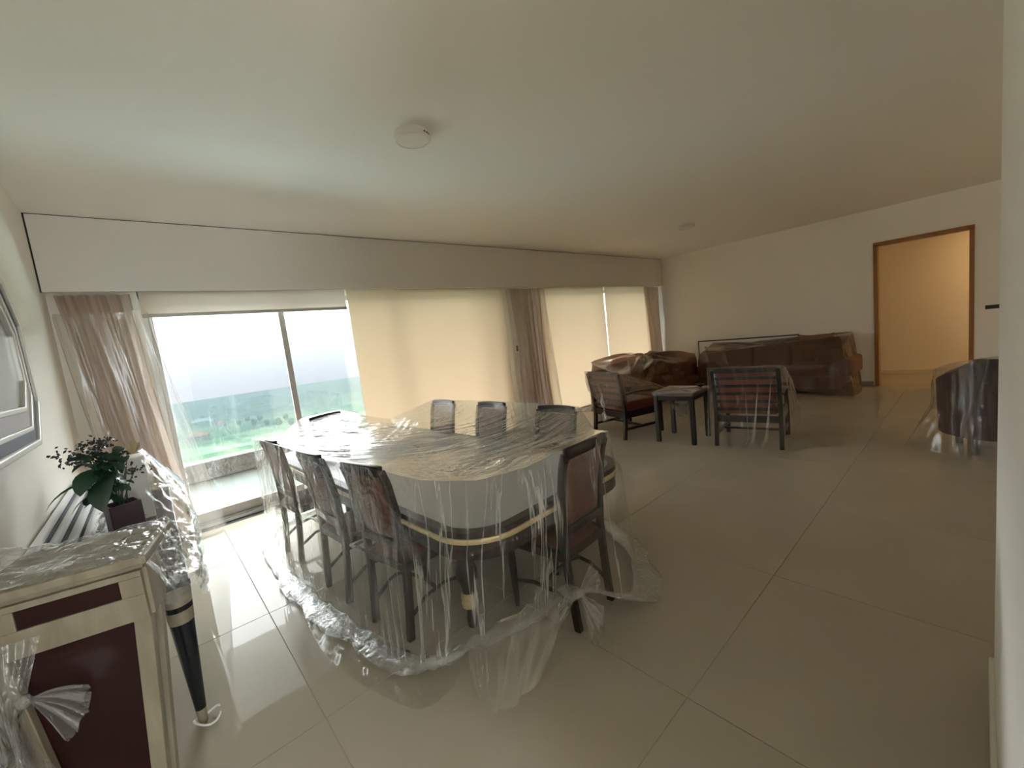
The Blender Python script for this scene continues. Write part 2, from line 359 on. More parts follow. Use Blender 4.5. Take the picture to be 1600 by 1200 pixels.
def skirt(S, n=260, m=44, amp=.014, freq=26, seed=1, sharp=.6, flare=0, closed=True):
    """hanging film: stations S = [(top, mid, bottom), ...]; returns grid points"""
    T = [loop([s[k] for s in S], n, sharp, closed) for k in range(3)]
    v = np.linspace(0, 1, m)[None, :, None]
    P0, P1, P2 = (q[:, None, :] for q in T)
    P = np.where(v < .5, P0*(1-2*v) + P1*2*v, P1*(2-2*v) + P2*(2*v-1))
    s = (np.arange(n)/n)[:, None]; vv = v[:, :, 0]
    w = np.sin(pi*np.clip(vv*.85+.12, 0, 1))
    d = amp*w*(ridge(noise2(s*freq + .8*vv, vv*1.3 + 0*s, seed))*.5 + .7*noise2(s*freq*2.1 - 1.5*vv, vv*2.2, seed+1)) + .35*amp*noise2(s*freq*5, vv*5, seed+2)*w
    d *= (vv > 0)
    N = normals(P, closed)
    return P + N*d[:, :, None]
def tent_top(S, center, m=50, n=260, k=1.6, sharp=.6, amp=.008, freq=30, seed=5, zmin=None):
    """film stretched over: from loop of station tops to a centre"""
    T = loop([s[0] for s in S], n, sharp); c = np.asarray(center, float)
    rho = np.linspace(1, .02, m)[None, :, None]
    P = np.zeros((n, m, 3)); P[:, :, :2] = c[None, None, :2] + (T[:, None, :2]-c[:2])*rho
    P[:, :, 2] = c[2] + (T[:, None, 2]-c[2])*rho[:, :, 0]**k
    s = (np.arange(n)/n)[:, None]; r = rho[:, :, 0]
    P[:, :, 2] += amp*np.sin(pi*r)**.6*(noise2(s*freq, r*2, seed) + .5*noise2(s*freq*2.3, r*4, seed+1))
    if zmin is not None: P[:, :, 2] = np.maximum(P[:, :, 2], zmin)
    return P

# ------------------------------------------------------------------ room shell
XL, XR, YB, YW, H = -.52, 9.76, -3.2, 5.45, 3.08
fl = MB().bb(XL-.2, XR+.1, YB-.1, 5.30, -.12, -.004).build('floor', 'grout'); struct(fl)
TS, X0, Y0 = 1.145, .37, .83
cache = {}
i0 = int(math.floor((XL-X0)/TS)); i1 = int(math.ceil((XR-X0)/TS)); j0 = int(math.floor((YB-Y0)/TS)); j1 = int(math.ceil((5.30-Y0)/TS))
for i in range(i0, i1):
    for j in range(j0, j1):
        x0, x1 = max(X0+i*TS, XL), min(X0+(i+1)*TS, XR); y0, y1 = max(Y0+j*TS, YB), min(Y0+(j+1)*TS, 5.30)
        if x1-x0 < .02 or y1-y0 < .02: continue
        w, h = round(x1-x0, 4), round(y1-y0, 4); g = .0035
        if (w, h) not in cache:
            o = MB().bb(-w/2+g/2, w/2-g/2, -h/2+g/2, h/2-g/2, -.02, 0).build('floor_tile', 'tile', fl, bevel=.0012, seg=1); cache[(w, h)] = o
        else:
            o = cache[(w, h)].copy(); COL.objects.link(o); o.parent = fl
        o.location = ((x0+x1)/2, (y0+y1)/2, 0)
struct(MB().bb(XL-.2, XR+.2, YB-.2, 5.9, H, H+.2).build('ceiling', 'ceiling'))
struct(MB().bb(XL-.2, XL, YB-.2, 5.7, -.1, H).build('wall_left', 'wall'))
w = MB().bb(XL, -.40, YB-.2, YB, -.1, H).bb(.55, 5.7, YB-.2, YB, -.1, H).bb(7.3, XR, YB-.2, YB, -.1, H).bb(-.40, .55, YB-.2, YB, 2.45, H).bb(5.7, 7.3, YB-.2, YB, 2.45, H); struct(w.build('wall_back', 'wall'))
# far wall with the door opening (Y .11..1.22, to 2.44)
DY0, DY1, DZ = .10, 1.23, 2.47
w = MB().bb(XR, XR+.15, YB, DY0, -.1, H).bb(XR, XR+.15, DY1, 5.7, -.1, H).bb(XR, XR+.15, DY0, DY1, DZ, H); struct(w.build('wall_right', 'wall'))
# wall of the windows: left return, pier, right return, head
w = MB().bb(XL, .08, YW, YW+.25, -.1, H).bb(4.66, 5.58, YW, YW+.25, -.1, H).bb(9.42, XR, YW, YW+.25, -.1, H).bb(.08, 4.66, YW, YW+.25, 2.52, H).bb(5.58, 9.42, YW, YW+.25, 2.52, H)
struct(w.build('wall_window', 'wall'))
# end of the partition beside the camera
struct(MB().bb(.72, 2.35, -.26, -.044, 0, H).bb(2.15, 2.35, YB, -.26, 0, H).build('wall_partition', 'white_wall'))  # unseen return to the back wall added to keep back light off the lounge
b = MB().bb(.72, 2.366, -.044, -.030, 0, .115).bb(2.35, 2.366, -.26, -.030, 0, .115); struct(b.build('baseboard_partition', 'base', bevel=.003))
b = MB().bb(XR-.014, XR, DY1+.05, 5.2, 0, .085).bb(XR-.014, XR, YB, DY0-.05, 0, .085); struct(b.build('baseboard_right', 'base_dark', bevel=.002))
# pelmet board hiding the blinds, dark strips colour in the shade at wall and ceiling
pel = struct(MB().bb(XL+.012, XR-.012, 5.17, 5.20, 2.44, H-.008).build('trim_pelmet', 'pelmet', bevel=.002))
g = MB().bb(XL, XL+.014, 5.185, 5.20, 2.44, H).bb(XR-.012, XR, 5.185, 5.20, 2.44, H).bb(XL, XR, 5.185, 5.20, H-.01, H)
g.build('gap_shade_strip', 'gap', pel)
# hallway beyond the door
HX = 11.28
struct(MB().bb(HX, HX+.1, -3, 4, 0, 2.75).build('wall_hall', 'wall'))
struct(MB().bb(XR+.15, HX, -3, 4, -.1, 0).bb(XR, XR+.15, DY0, DY1, -.1, 0).build('floor_hall', 'tile'))
struct(MB().bb(XR+.15, HX, -3, 4, 2.75, 2.9).build('ceiling_hall', 'ceiling'))
struct(MB().bb(XR+.15, HX, -3.1, -3, 0, 2.75).build('wall_hall_near', 'wall')); struct(MB().bb(XR+.15, HX, 4, 4.1, 0, 2.75).build('wall_hall_far', 'wall'))
struct(MB().bb(HX-.014, HX, -3, 4, 0, .09).build('baseboard_hall', 'base', bevel=.002))
dr = struct(thing('door_1', None, None, (XR, (DY0+DY1)/2, 0))); hw = (DY1-DY0)/2
for s in (-1, 1): MB().bb(-.02, .16, s*hw - .028, s*hw + .028, 0, DZ+.01).build('door_jamb', 'oak', dr, bevel=.003)
MB().bb(-.02, .16, -hw-.028, hw+.028, DZ-.02, DZ+.045).build('door_head', 'oak', dr, bevel=.003)
# downlight in the hall ceiling (out of sight above the opening)
em = mat('lamp_warm', (1, .8, .5), .5); pb = em.node_tree.nodes['Principled BSDF']; pb.inputs['Emission Color'].default_value = (1, .62, .26, 1); pb.inputs['Emission Strength'].default_value = 45
dl = thing('hall_downlight', 'round recessed hall downlight above the doorway', 'lamp', (10.75, -.75, 2.75))
MB().lathe([(.11, -.02), (.11, 0), (.09, 0), (.09, -.02), (.11, -.02)], n=24, caps=False).build('rim', 'plastic_white', dl, smooth='auto')
MB().lathe([(.001, -.012), (.088, -.012), (.088, -.006), (.001, -.006)], n=24).build('lens', em, dl)

# ------------------------------------------------------------------ windows
def window(name, x0, x1, stiles):
    wd = struct(thing(name, None, None, ((x0+x1)/2, YW+.10, 0))); ox = (x0+x1)/2
    f = MB().bb(x0-ox, x1-ox, -.12, .10, -.03, .028).bb(x0-ox, x1-ox, -.05, .07, 2.42, 2.52).bb(x0-ox, x0-ox+.05, -.05, .07, 0, 2.5).bb(x1-ox-.05, x1-ox, -.05, .07, 0, 2.5)
    f.build('window_frame', 'white_alu', wd, bevel=.004)
    for rail in (-.115, -.075, -.02): MB().bb(x0-ox, x1-ox, rail-.004, rail+.004, .028, .042).build('track_rail', 'alu', wd)
    ed = [x0+.05] + stiles + [x1-.05]
    for a, b in zip(ed[:-1], ed[1:]):
        k = ed.index(a) % 2; y = .02 if k else -.02
        sa = MB()
        wl = .035
        sa.bb(a-ox-.0, a-ox+wl, y-.02, y+.02, .04, 2.42).bb(b-ox-wl, b-ox, y-.02, y+.02, .04, 2.42).bb(a-ox, b-ox, y-.02, y+.02, .04, .14).bb(a-ox, b-ox, y-.02, y+.02, 2.35, 2.42)
        sash = sa.build('sash', 'alu', wd, bevel=.003)
        MB().bb(a-ox+wl, b-ox-wl, y-.004, y+.004, .14, 2.35).build('pane', 'glass', sash)
    return wd
window('window_1', .08, 4.66, [1.335, 2.76, 4.25])
window('window_2', 5.58, 9.42, [7.5])
wb = window('fill_window_left', -.40, .55, [.08]); wb.location.y = YB - .12; wb.rotation_euler.z = pi     # unseen window added behind the camera for fill light
wb = window('fill_window_right', 5.7, 7.3, [6.5]); wb.location.y = YB - .12; wb.rotation_euler.z = pi     # another one added at the back of the lounge, also for fill
struct(MB().bb(XL, XR, 5.30, YW+.02, -.12, -.002).build('trim_threshold', 'terrace'))

def blind(x0, x1, zb, m, label):
    o = thing('roller_blind', label, 'blind', ((x0+x1)/2, 5.36, zb)); hw = (x1-x0)/2; n = 40; k = 24
    xs = np.linspace(-hw, hw, n); zs = np.linspace(0, 2.62-zb, k)
    P = np.zeros((n, k, 3)); P[:, :, 0] = xs[:, None]; P[:, :, 2] = zs[None]; P[:, :, 1] = .006*noise2(xs[:, None]*1.5+3, zs[None]*.5, 9)
    MB().grid(P).build('fabric', m, o, smooth=True)
    MB().bb(-hw, hw, -.010, .010, -.02, .012).build('bottom_bar', 'alu' if zb > 1 else m, o, bevel=.003)
    MB().tube([(-hw-.005, 0, 2.66-zb), (hw+.005, 0, 2.66-zb)], .03, 12).build('roller_tube', 'white_alu', o, smooth='auto'); return o
blind(.09, 2.06, 2.235, 'blind_white', 'pale roller blind rolled up high above the open view of the hills')
blind(2.085, 4.70, .05, 'blind', 'wide beige roller blind drawn down beside the open view, left of the pier')
blind(5.55, 7.555, .05, 'blind', 'beige roller blind drawn down just right of the pier curtain')
bk = blind(5.72, 7.28, .05, 'blind', 'beige roller blind added over the fill window at the back of the lounge'); bk.location.y = YB + .06  # unseen blind added to warm the fill light from the back
blind(7.60, 9.37, .05, 'blind', 'beige roller blind drawn down beside the far corner of the room')

# ------------------------------------------------------------------ outside
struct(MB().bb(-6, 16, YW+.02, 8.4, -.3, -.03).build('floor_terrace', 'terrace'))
struct(MB().bb(-6, 16, 5.9, 8.3, 3.0, 3.2).bb(-6, 16, 5.7, 5.9, H, 3.2).build('shade_overhang', 'ceiling'))  # unseen overhang added to shade the terrace and the blinds
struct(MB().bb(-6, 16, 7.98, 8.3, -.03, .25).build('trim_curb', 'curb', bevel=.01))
bal = thing('glass_balustrade', 'green-tinted frameless glass balustrade along the terrace edge', 'balustrade', (0, 8.1, .25))
for a in np.arange(-5.56, 15, 2.8):
    MB().bb(a+.003, a+2.797, -.006, .006, 0, .965).build('glass_panel', 'balustrade', bal)
def build_land():
    nx, ny = 90, 90
    ys = 110 + 470*np.linspace(0, 1, ny)**1.4
    P = np.zeros((nx, ny, 3))
    for i, t in enumerate(np.linspace(-.35, 1.5, nx)):
        P[i, :, 0] = t*ys; P[i, :, 1] = ys
    x, y = P[:, :, 0], P[:, :, 1]
    P[:, :, 2] = -44 + 4*noise2(x/50+20, y/50, 3) + 1.2*noise2(x/14+60, y/14, 5) + (y-110)*.012
    m = bpy.data.materials.new('fields'); m.use_nodes = True; nt = m.node_tree; L = nt.links.new; b = nt.nodes['Principled BSDF']; b.inputs['Roughness'].default_value = .9
    tc = nt.nodes.new('ShaderNodeTexCoord'); no = nt.nodes.new('ShaderNodeTexNoise'); no.inputs['Scale'].default_value = .028; no.inputs['Detail'].default_value = 8
    no.inputs['Roughness'].default_value = .65; L(tc.outputs['Object'], no.inputs['Vector'])
    cr = nt.nodes.new('ShaderNodeValToRGB'); L(no.outputs[0], cr.inputs[0]); e = cr.color_ramp.elements
    e[0].position = .36; e[0].color = (.008, .026, .006, 1); e[1].position = .66; e[1].color = (.20, .165, .11, 1)
    q = e.new(.48); q.color = (.030, .054, .018, 1); q = e.new(.56); q.color = (.092, .094, .042, 1)
    L(cr.outputs[0], b.inputs['Base Color'])
    o = MB().grid(P).build('ground', m, smooth=True); struct(o)
    tag(o, 'green and tan fields far below the terrace'); return P
LAND = build_land()
def landz(x, y):
    d = (LAND[:, :, 0]-x)**2 + (LAND[:, :, 1]-y)**2; return LAND[:, :, 2].ravel()[d.argmin()]
hz = bpy.data.materials.new('mist'); hz.use_nodes = True; nt = hz.node_tree; nt.nodes.clear()
vsn = nt.nodes.new('ShaderNodeVolumeScatter'); vsn.inputs['Color'].default_value = (.130, .137, .148, 1); vsn.inputs['Density'].default_value = .010
oo = nt.nodes.new('ShaderNodeOutputMaterial'); van = nt.nodes.new('ShaderNodeVolumeAbsorption'); van.inputs['Color'].default_value = (.130, .137, .148, 1); van.inputs['Density'].default_value = .010
ads = nt.nodes.new('ShaderNodeAddShader'); nt.links.new(vsn.outputs[0], ads.inputs[0]); nt.links.new(van.outputs[0], ads.inputs[1]); nt.links.new(ads.outputs[0], oo.inputs['Volume'])
hv = MB().bb(-600, 1500, 250, 900, -70, 47).build('mist', hz); tag(hv, 'pale mist lying over the fields and hiding the horizon', 'mist', kind='stuff')

# trees and houses on the slope
def crown(seed, r, h):
    bm = bmesh.new(); bmesh.ops.create_icosphere(bm, subdivisions=2, radius=1)
    g = np.random.default_rng(seed)
    for v in bm.verts:
        k = 1 + .28*g.uniform(-1, 1); v.co = Vector((v.co.x*r*k, v.co.y*r*k, v.co.z*h*k))
    me = bpy.data.meshes.new('crown'); bm.to_mesh(me); bm.free(); me.materials.append(MT['tree'])
    return me
MT['tree'] = mat('dark_foliage', (.005, .015, .006), .9, noise=(.6, (.010, .024, .008), 1))
MT['trunk'] = mat('bark', (.10, .07, .05), .9)
MT['housewall'] = mat('pink_render', (.16, .11, .09), .8); MT['roof'] = mat('red_roof_tiles', (.17, .045, .022), .7); MT['whitewash'] = mat('whitewashed_wall', (.24, .24, .235), .7)
MT['dark_window'] = mat('dark_window', (.05, .06, .08), .3)
cm = [crown(s, 2.6+.3*s, 3.2+.3*s) for s in range(4)]
def ground_at(px, py):
    d = r2*((px-800)/FPX) - u2*((py-600)/FPX) + fw; p = Vector((0, 0, 1.62))
    t = (-41-1.62)/d.z; q = p + d*t; return q.x, q.y
tpos = [(287, 652), (293, 647), (301, 655), (309, 650), (318, 657), (326, 652), (374, 668), (389, 663), (398, 667), (407, 662), (418, 666), (437, 668), (448, 660), (456, 665), (468, 656), (480, 662), (495, 655), (508, 660), (522, 652), (540, 657), (556, 650)]
def TL(k):
    if k < 6: return 'dark bushy tree, %s from the left of the row behind the far houses' % ('first', 'second', 'third', 'fourth', 'fifth', 'last')[k]
    return 'pale green tree, %s from the left of the band across the misty slope' % ('first', 'second', 'third', 'fourth', 'fifth', 'sixth', 'seventh', 'eighth', 'ninth', 'tenth', 'eleventh', 'twelfth', 'thirteenth', 'fourteenth', 'last')[k-6]
for k, (px, py) in enumerate(tpos):
    x, y = ground_at(px, py); z = landz(x, y); s = random.uniform(.45, .75)
    t = thing('tree', TL(k), 'tree', (x, y, z-.3), random.uniform(0, 6), 'trees on the misty slope')
    t.scale = (s, s, s)
    c = bpy.data.objects.new('crown', cm[k % 4]); COL.objects.link(c); c.parent = t; c.location = (0, 0, 5)
    MB().tube([(0, 0, -1), (0, 0, 3.5)], [.35, .22], 6).build('trunk', 'trunk', t)
def house(px, py, w, d, h, wm, rm, label, rot):
    x, y = ground_at(px, py); z = landz(x, y)
    o = thing('house', label, 'house', (x, y, z-1), R(rot))
    MB().bb(-w/2, w/2, -d/2, d/2, 0, h).build('house_wall', wm, o)
    MB().add([(-w/2-.4, -d/2-.4, h), (w/2+.4, -d/2-.4, h), (w/2+.4, d/2+.4, h), (-w/2-.4, d/2+.4, h), (-w/4, 0, h+2.2), (w/4, 0, h+2.2)],
             [(0, 1, 5, 4), (1, 2, 5), (2, 3, 4, 5), (3, 0, 4), (3, 2, 1, 0)]).build('house_roof', rm, o)
    for k in (-1, 1): MB().bb(k*w/4-.7, k*w/4+.7, -d/2-.06, -d/2+.02, 1.8, 3.2).build('house_window', 'dark_window', o)
house(310, 686, 11, 8, 4.0, 'housewall', 'roof', 'pink house with a red hipped roof below the terrace', -20)
house(318, 667, 13, 7, 3.5, 'whitewash', 'whitewash', 'long white house behind the red-roofed house', -15)
house(347, 672, 5, 5, 4.0, 'whitewash', 'roof', 'small white house beside the long white house', 10)

# ------------------------------------------------------------------ ceiling lamps
def lamp(x, y, label):
    o = thing('ceiling_lamp', label, 'lamp', (x, y, H))
    MB().lathe([(.118, 0), (.122, -.01), (.122, -.046), (.116, -.052), (.106, -.052), (.106, -.04)], n=40).build('housing', 'plastic_white', o, smooth='auto')
    MB().lathe([(.001, -.049), (.105, -.049), (.105, -.04), (.001, -.04)], n=40).build('lens', 'lens', o)
    for k in range(3):
        a = R(-78 + 11*k); MB().tube([(.120*cos(a), .120*sin(a), -.028), (.1235*cos(a), .1235*sin(a), -.028)], .007, 8).build('vent_hole', 'dark_plastic', o)
lamp(1.63, 2.60, 'round white surface lamp on the ceiling above the dining table')
lamp(6.83, 3.15, 'round white surface lamp on the ceiling near the far corner')
s = MB().bb(-.006, 0, -.09, .06, -.03, .03).build('switch_plate', 'dark_plastic', bevel=.003); s.location = (XR, -.10, 1.24); tag(s, 'dark switch plate on the far wall right of the doorway', 'switch')
s = MB().bb(-.04, .04, -.008, 0, -.05, .05).build('switch_plate', 'dark_plastic', bevel=.003); s.location = (5.0, YW, 1.42); tag(s, 'small black switch on the pier behind the middle curtain', 'switch')

# ------------------------------------------------------------------ curtains in plastic
def curtain(x0, x1, y, label, film_label, gather=.25, waves=7, flim=(0, 0), seed=1, film_top=2.22, shift=0):
    n, m = 150, 26; s = np.linspace(0, 1, n)[:, None]; z = np.linspace(2.43, .03, m)[None]; w = (2.43-z)/2.4
    wid = 1 - gather*np.sin(pi*np.clip(w*1.1, 0, 1))
    P = np.zeros((n, m, 3)); cx = (x0+x1)/2
    P[:, :, 0] = cx + (s-.5)*(x1-x0)*wid + shift*w; P[:, :, 2] = z
    P[:, :, 1] = y + .026*np.sin(2*pi*waves*s + 1.0*noise2(s*3, w*1.5, seed)) + .006*np.sin(2*pi*waves*2.3*s+2)
    c = tag(MB().grid(P).build('curtain', 'curtain', smooth=True), label, 'curtain')
    S = []
    a, b = x0-.03+flim[0], x1+.04+flim[1]; yy = y-.075
    for (x, y_, dx) in ((a, y+.0, -.04), (a+.03, yy, -.05), ((a*2+b)/3, yy-.02, 0), ((a+2*b)/3, yy-.02, .03), (b-.02, yy, .1), (b, y, .12)):
        S.append(((x, y_, film_top+.05*random.random()), (x+dx*.4+shift*.5, y_, 1.2), (x+dx+shift, y_-.03, .02)))
    P = skirt(S, 120, 60, .020, 9, seed+7, .3, closed=False)
    f = tag(MB().grid(P).build('curtain_cover', 'film_sleeve', smooth=True), film_label, 'plastic cover')
    return c
curtain(-.46, .03, 5.30, 'gathered beige curtain hanging left of the open view', 'clear plastic sleeve round the left beige curtain', .12, 5, (0, .06), 3, 2.24, .16)
curtain(4.78, 5.50, 5.27, 'beige curtain hanging in front of the pier between the windows', 'clear plastic sleeve round the curtain at the pier', .12, 7, (-.05, .03), 12, 2.40, .08)
curtain(9.06, 9.66, 5.27, 'beige curtain hanging in the far corner of the room', 'clear plastic sleeve round the far corner curtain', .2, 6, (0, .02), 21, 2.38, .1)

# ------------------------------------------------------------------ dining table
TC, TR = (1.56, 3.08), R(2.5)
HW, HL = .68, 1.58
tb = thing('dining_table', 'long dining table with grey top and gilded edge under plastic film', 'table', (*TC, 0), TR)
def off(d, r=.27): return rrect(HW-d, HL-d, max(r-d, .03))
MB().prism(off(.055), .715, .742).build('tabletop', 'greytop', tb)
MB().ring(off(0), off(.055), .712, .742).build('top_border', 'darkwood', tb, bevel=.003)
MB().ring(off(-.006), off(.06), .683, .711).build('gilded_band', 'gold', tb, bevel=.006, smooth='auto')
MB().ring(off(.012), off(.05), .60, .684).build('apron', 'darkwood', tb)
MB().prism(off(.052), .69, .714).build('underside', 'darkwood', tb)
def table_leg(x, y):
    g = MB().lathe([(.032, .42), (.036, .50), (.028, .60), (.05, .64), (.05, .69)], n=20)
    g.lathe([(.028, .0), (.034, .012), (.034, .06), (.026, .075), (.03, .12)], n=20)
    g.lathe([(.036, .20), (.044, .25), (.060, .30), (.062, .34), (.050, .40), (.030, .43)], n=20)
    o = g.build('leg', 'darkwood', tb, smooth='auto'); o.location = (x, y, 0)
    MB().lathe([(.030, .115), (.046, .125), (.05, .15), (.044, .165), (.05, .18), (.046, .205), (.036, .212)], n=20).build('gilded_collar', 'gold', o, smooth='auto')
for sx in (-1, 1):
    for sy in (-1, 1): table_leg(sx*.42, sy*1.12)

# ------------------------------------------------------------------ dining chairs
def make_chair(label):
    t = thing('dining_chair', label, 'chair', (0, 0, 0), 0, 'dining chairs round the covered table')
    for s in (-1, 1):
        MB().path([(s*.165, -.235, 0), (s*.170, -.215, .22), (s*.175, -.20, .45), (s*.18, -.215, .72), (s*.182, -.25, .92), (s*.180, -.275, 1.0)], .034, .042).build('rear_leg', 'darkwood', t, bevel=.006)
        MB().lathe([(.015, 0), (.018, .05), (.024, .30), (.020, .34), (.027, .38), (.024, .44)], (s*.195, .20, 0), 12).build('front_leg', 'darkwood', t, smooth='auto')
        pts = [(s*.168, -.225, .12 + 0), (s*.176, -.10, .19), (s*.186, .05, .20), (s*.195, .19, .17)]
        MB().tube(pts, .012, 8).build('side_stretcher', 'darkwood', t, smooth=True)
    MB().tube([(-.185, -.02, .197), (-.09, -.02, .225), (.09, -.02, .225), (.185, -.02, .197)], .011, 8).build('cross_stretcher', 'darkwood', t, smooth=True)
    MB().add([(-.20, -.22, .40), (.20, -.22, .40), (.225, .225, .40), (-.225, .225, .40), (-.20, -.22, .455), (.20, -.22, .455), (.225, .225, .455), (-.225, .225, .455)],
             [(0, 3, 2, 1), (4, 5, 6, 7), (0, 1, 5, 4), (1, 2, 6, 5), (2, 3, 7, 6), (3, 0, 4, 7)]).build('seat_rail', 'darkwood', t, bevel=.006)
    P = np.zeros((13, 13, 3)); u = np.linspace(-1, 1, 13)
    P[:, :, 1] = .215*u[None] + 0*u[:, None]; P[:, :, 0] = (.185+.02*u[None])*u[:, None]; P[:, :, 2] = .455 + .04*np.clip((1-u[:, None]**4)*(1-u[None]**4), 0, 1)**.5
    MB().grid(P).build('seat_cushion', 'maroon', t, smooth=True)
    # curved top rail and padded back
    n = 12; P = []
    for k in range(n+1):
        a = -1 + 2*k/n; x = a*.185; y = -.275 - .018*(1-a*a)
        P.append((x, y, 1.0 + .006*(1-a*a)))
    MB().path(P, .032, .060).build('top_rail', 'darkwood', t, bevel=.008, smooth='auto')
    MB().path([(-.175, -.213, .56), (0, -.225, .565), (.175, -.213, .56)], .026, .045).build('back_rail', 'darkwood', t, bevel=.005)
    u = np.linspace(0, 1, 13); G = []
    for sgn in (1, -1):
        g = np.zeros((13, 13, 3)); a = np.linspace(-1, 1, 13)[:, None]; v = u[None]
        g[:, :, 0] = .163*a; g[:, :, 2] = .585 + .385*v
        g[:, :, 1] = -.203 - .012*v - .055*v*v - .012*(1-a*a) + sgn*.024*np.clip((1-a**4)*(1-(2*v-1)**4), 0, 1)**.4
        G.append(g)
    mb = MB().grid(G[0]); mb.grid(G[1]); mb.build('back_pad', 'maroon', t, smooth=True)
    return t
ch = []
def place_chair(mid, face, off_, label):
    """mid: point of the back at the floor/top; face: facing angle in degrees from +X"""
    a = R(face); x = mid[0]+off_*cos(a); y = mid[1]+off_*sin(a)
    if not ch:
        c = make_chair(label); c.location = (x, y, 0); c.rotation_euler = (0, 0, a - pi/2); ch.append(c)
    else: dup(ch[0], (x, y, 0), a - pi/2, label)
place_chair((.850, 2.28), 11, .235, 'maroon-backed dark dining chair on the left side of the table, nearest the camera')
place_chair((.765, 2.94), 5, .235, 'dark dining chair in the middle of the left side of the table')
place_chair((.715, 3.87), 5, .235, 'dark dining chair on the left side of the table, nearest the window')
place_chair((1.70, 1.435), 94, .25, 'dark dining chair with maroon back at the near end of the table')
place_chair((2.43, 2.28), 184, .275, 'dark dining chair on the right side of the table, nearest the camera')
place_chair((2.42, 3.10), 184, .275, 'dark dining chair in the middle of the right side of the table')
place_chair((2.36, 3.86), 184, .275, 'dark dining chair on the right side of the table, nearest the window')
place_chair((1.40, 4.72), 286, .275, 'dark dining chair at the window end of the table')

# ------------------------------------------------------------------ film over the dining set
def dining_cover():
    st = [
        ((1.52, 1.395, 1.035), (1.51, 1.375, .68), (1.47, 1.375, .30)),
        ((1.90, 1.395, 1.035), (1.925, 1.36, .62), (1.93, 1.31, .03)),
        ((2.16, 1.70, .955), (2.28, 1.60, .70), (2.30, 1.55, .015)),
        ((2.46, 2.07, 1.035), (2.53, 2.05, .55), (2.60, 2.02, .01)),
        ((2.475, 2.48, 1.035), (2.54, 2.48, .55), (2.58, 2.48, .01)),
        ((2.46, 2.90, 1.035), (2.53, 2.88, .55), (2.59, 2.90, .01)),
        ((2.455, 3.30, 1.035), (2.53, 3.30, .55), (2.57, 3.30, .01)),
        ((2.40, 3.67, 1.035), (2.47, 3.67, .55), (2.53, 3.67, .01)),
        ((2.385, 4.07, 1.035), (2.42, 4.10, .55), (2.50, 4.12, .01)),
        ((1.98, 4.46, .87), (2.06, 4.60, .66), (2.10, 4.72, .01)),
        ((1.58, 4.82, 1.035), (1.60, 4.87, .55), (1.62, 4.93, .01)),
        ((1.16, 4.73, 1.035), (1.14, 4.77, .55), (1.12, 4.83, .01)),
        ((.86, 4.46, .93), (.80, 4.56, .70), (.76, 4.66, .01)),
        ((.595, 4.07, 1.035), (.59, 4.10, .55), (.58, 4.12, .01)),
        ((.635, 3.66, 1.035), (.62, 3.66, .55), (.57, 3.66, .01)),
        ((.670, 3.18, 1.035), (.65, 3.18, .55), (.585, 3.20, .01)),
        ((.695, 2.74, 1.035), (.69, 2.76, .55), (.63, 2.78, .01)),
        ((.735, 2.46, 1.035), (.73, 2.46, .55), (.68, 2.44, .01)),
        ((.80, 2.065, 1.035), (.79, 2.05, .60), (.76, 2.00, .015)),
        ((.94, 1.85, .97), (.84, 1.66, .72), (.86, 1.83, .04)),
        ((1.17, 1.69, .925), (.90, 1.42, .735), (1.03, 1.68, .12)),
        ((1.36, 1.52, .965), (1.20, 1.36, .72), (1.26, 1.51, .22)),
    ]
    root = thing('dining_cover', 'clear plastic sheet stretched over the dining table and its chairs', 'plastic cover', (0, 0, 0))
    n, m = 1000, 130
    c = np.array([1.55, 3.0, .825])
    T = loop([s[0] for s in st], n, .75)
    rho = np.linspace(1, .015, m)[None, :]
    P = np.zeros((n, m, 3)); P[:, :, :2] = c[:2] + (T[:, None, :2]-c[:2])*rho[:, :, None]
    zb = T[:, None, 2]
    k = 2.7
    P[:, :, 2] = c[2] + (zb-c[2])*rho**k
    # far ends sag to the table more than the middle
    x, y = P[:, :, 0], P[:, :, 1]
    w = np.clip(np.sin(pi*np.clip(rho, 0, 1)), 0, 1)
    w0 = np.clip((1-rho)*4, 0, 1)
    # tension folds fanning from the right-hand chairs and from the left ones
    for (px, py, f, a, sd) in ((3.1, 1.9, 46, .024, 31), (-.3, 1.4, 40, .010, 41)):
        th = np.arctan2(y-py, x-px) % (2*pi); d = np.hypot(x-px, y-py)
        fold = ridge(noise2(th*f, d*.9, sd)) + .5*ridge(noise2(th*f*2.3+9, d*1.6, sd+1))
        mod = np.clip(noise2(x*1.6+5, y*1.6, sd+3)+.55, 0, 1)
        P[:, :, 2] += a*w0*mod*fold*.55
    P[:, :, 2] += .010*w0*noise2(x*3+3, y*3+8, 77)
    P[:, :, 2] = np.maximum(P[:, :, 2], .752 + .004*w0)
    MB().grid(P, True).build('cover_top', 'film_top', root, smooth=True)
    P = skirt(st, 620, 64, .009, 34, 15, .72)
    P[:, :, 2] = np.maximum(P[:, :, 2], .006)
    MB().grid(P, True).build('cover_skirt', 'film', root, smooth=True)
    # hem gathered into a loose roll along the floor
    B = loop([s[2] for s in st], 400, .4)
    nn = 10; G = np.zeros((400, nn+1, 3)); cen = B.mean(0)
    outw = B[:, :2]-cen[:2]; outw /= np.linalg.norm(outw, axis=1, keepdims=True)
    s = np.arange(400)/400
    rad = .040 + .014*noise1(s*40, 3) + .012*np.sin(2*pi*s*3)
    for j in range(nn+1):
        a = 2*pi*j/nn
        G[:, j, :2] = B[:, :2] + outw*((rad*(np.cos(a)*1.5 + .5) + .012*noise2(s*70, np.full(400, j*.8), 8))[:, None]); G[:, j, 2] = B[:, 2] + rad*.42*(np.sin(a)+.95) + .009*noise2(s*110, np.full(400, j*1.3), 5)
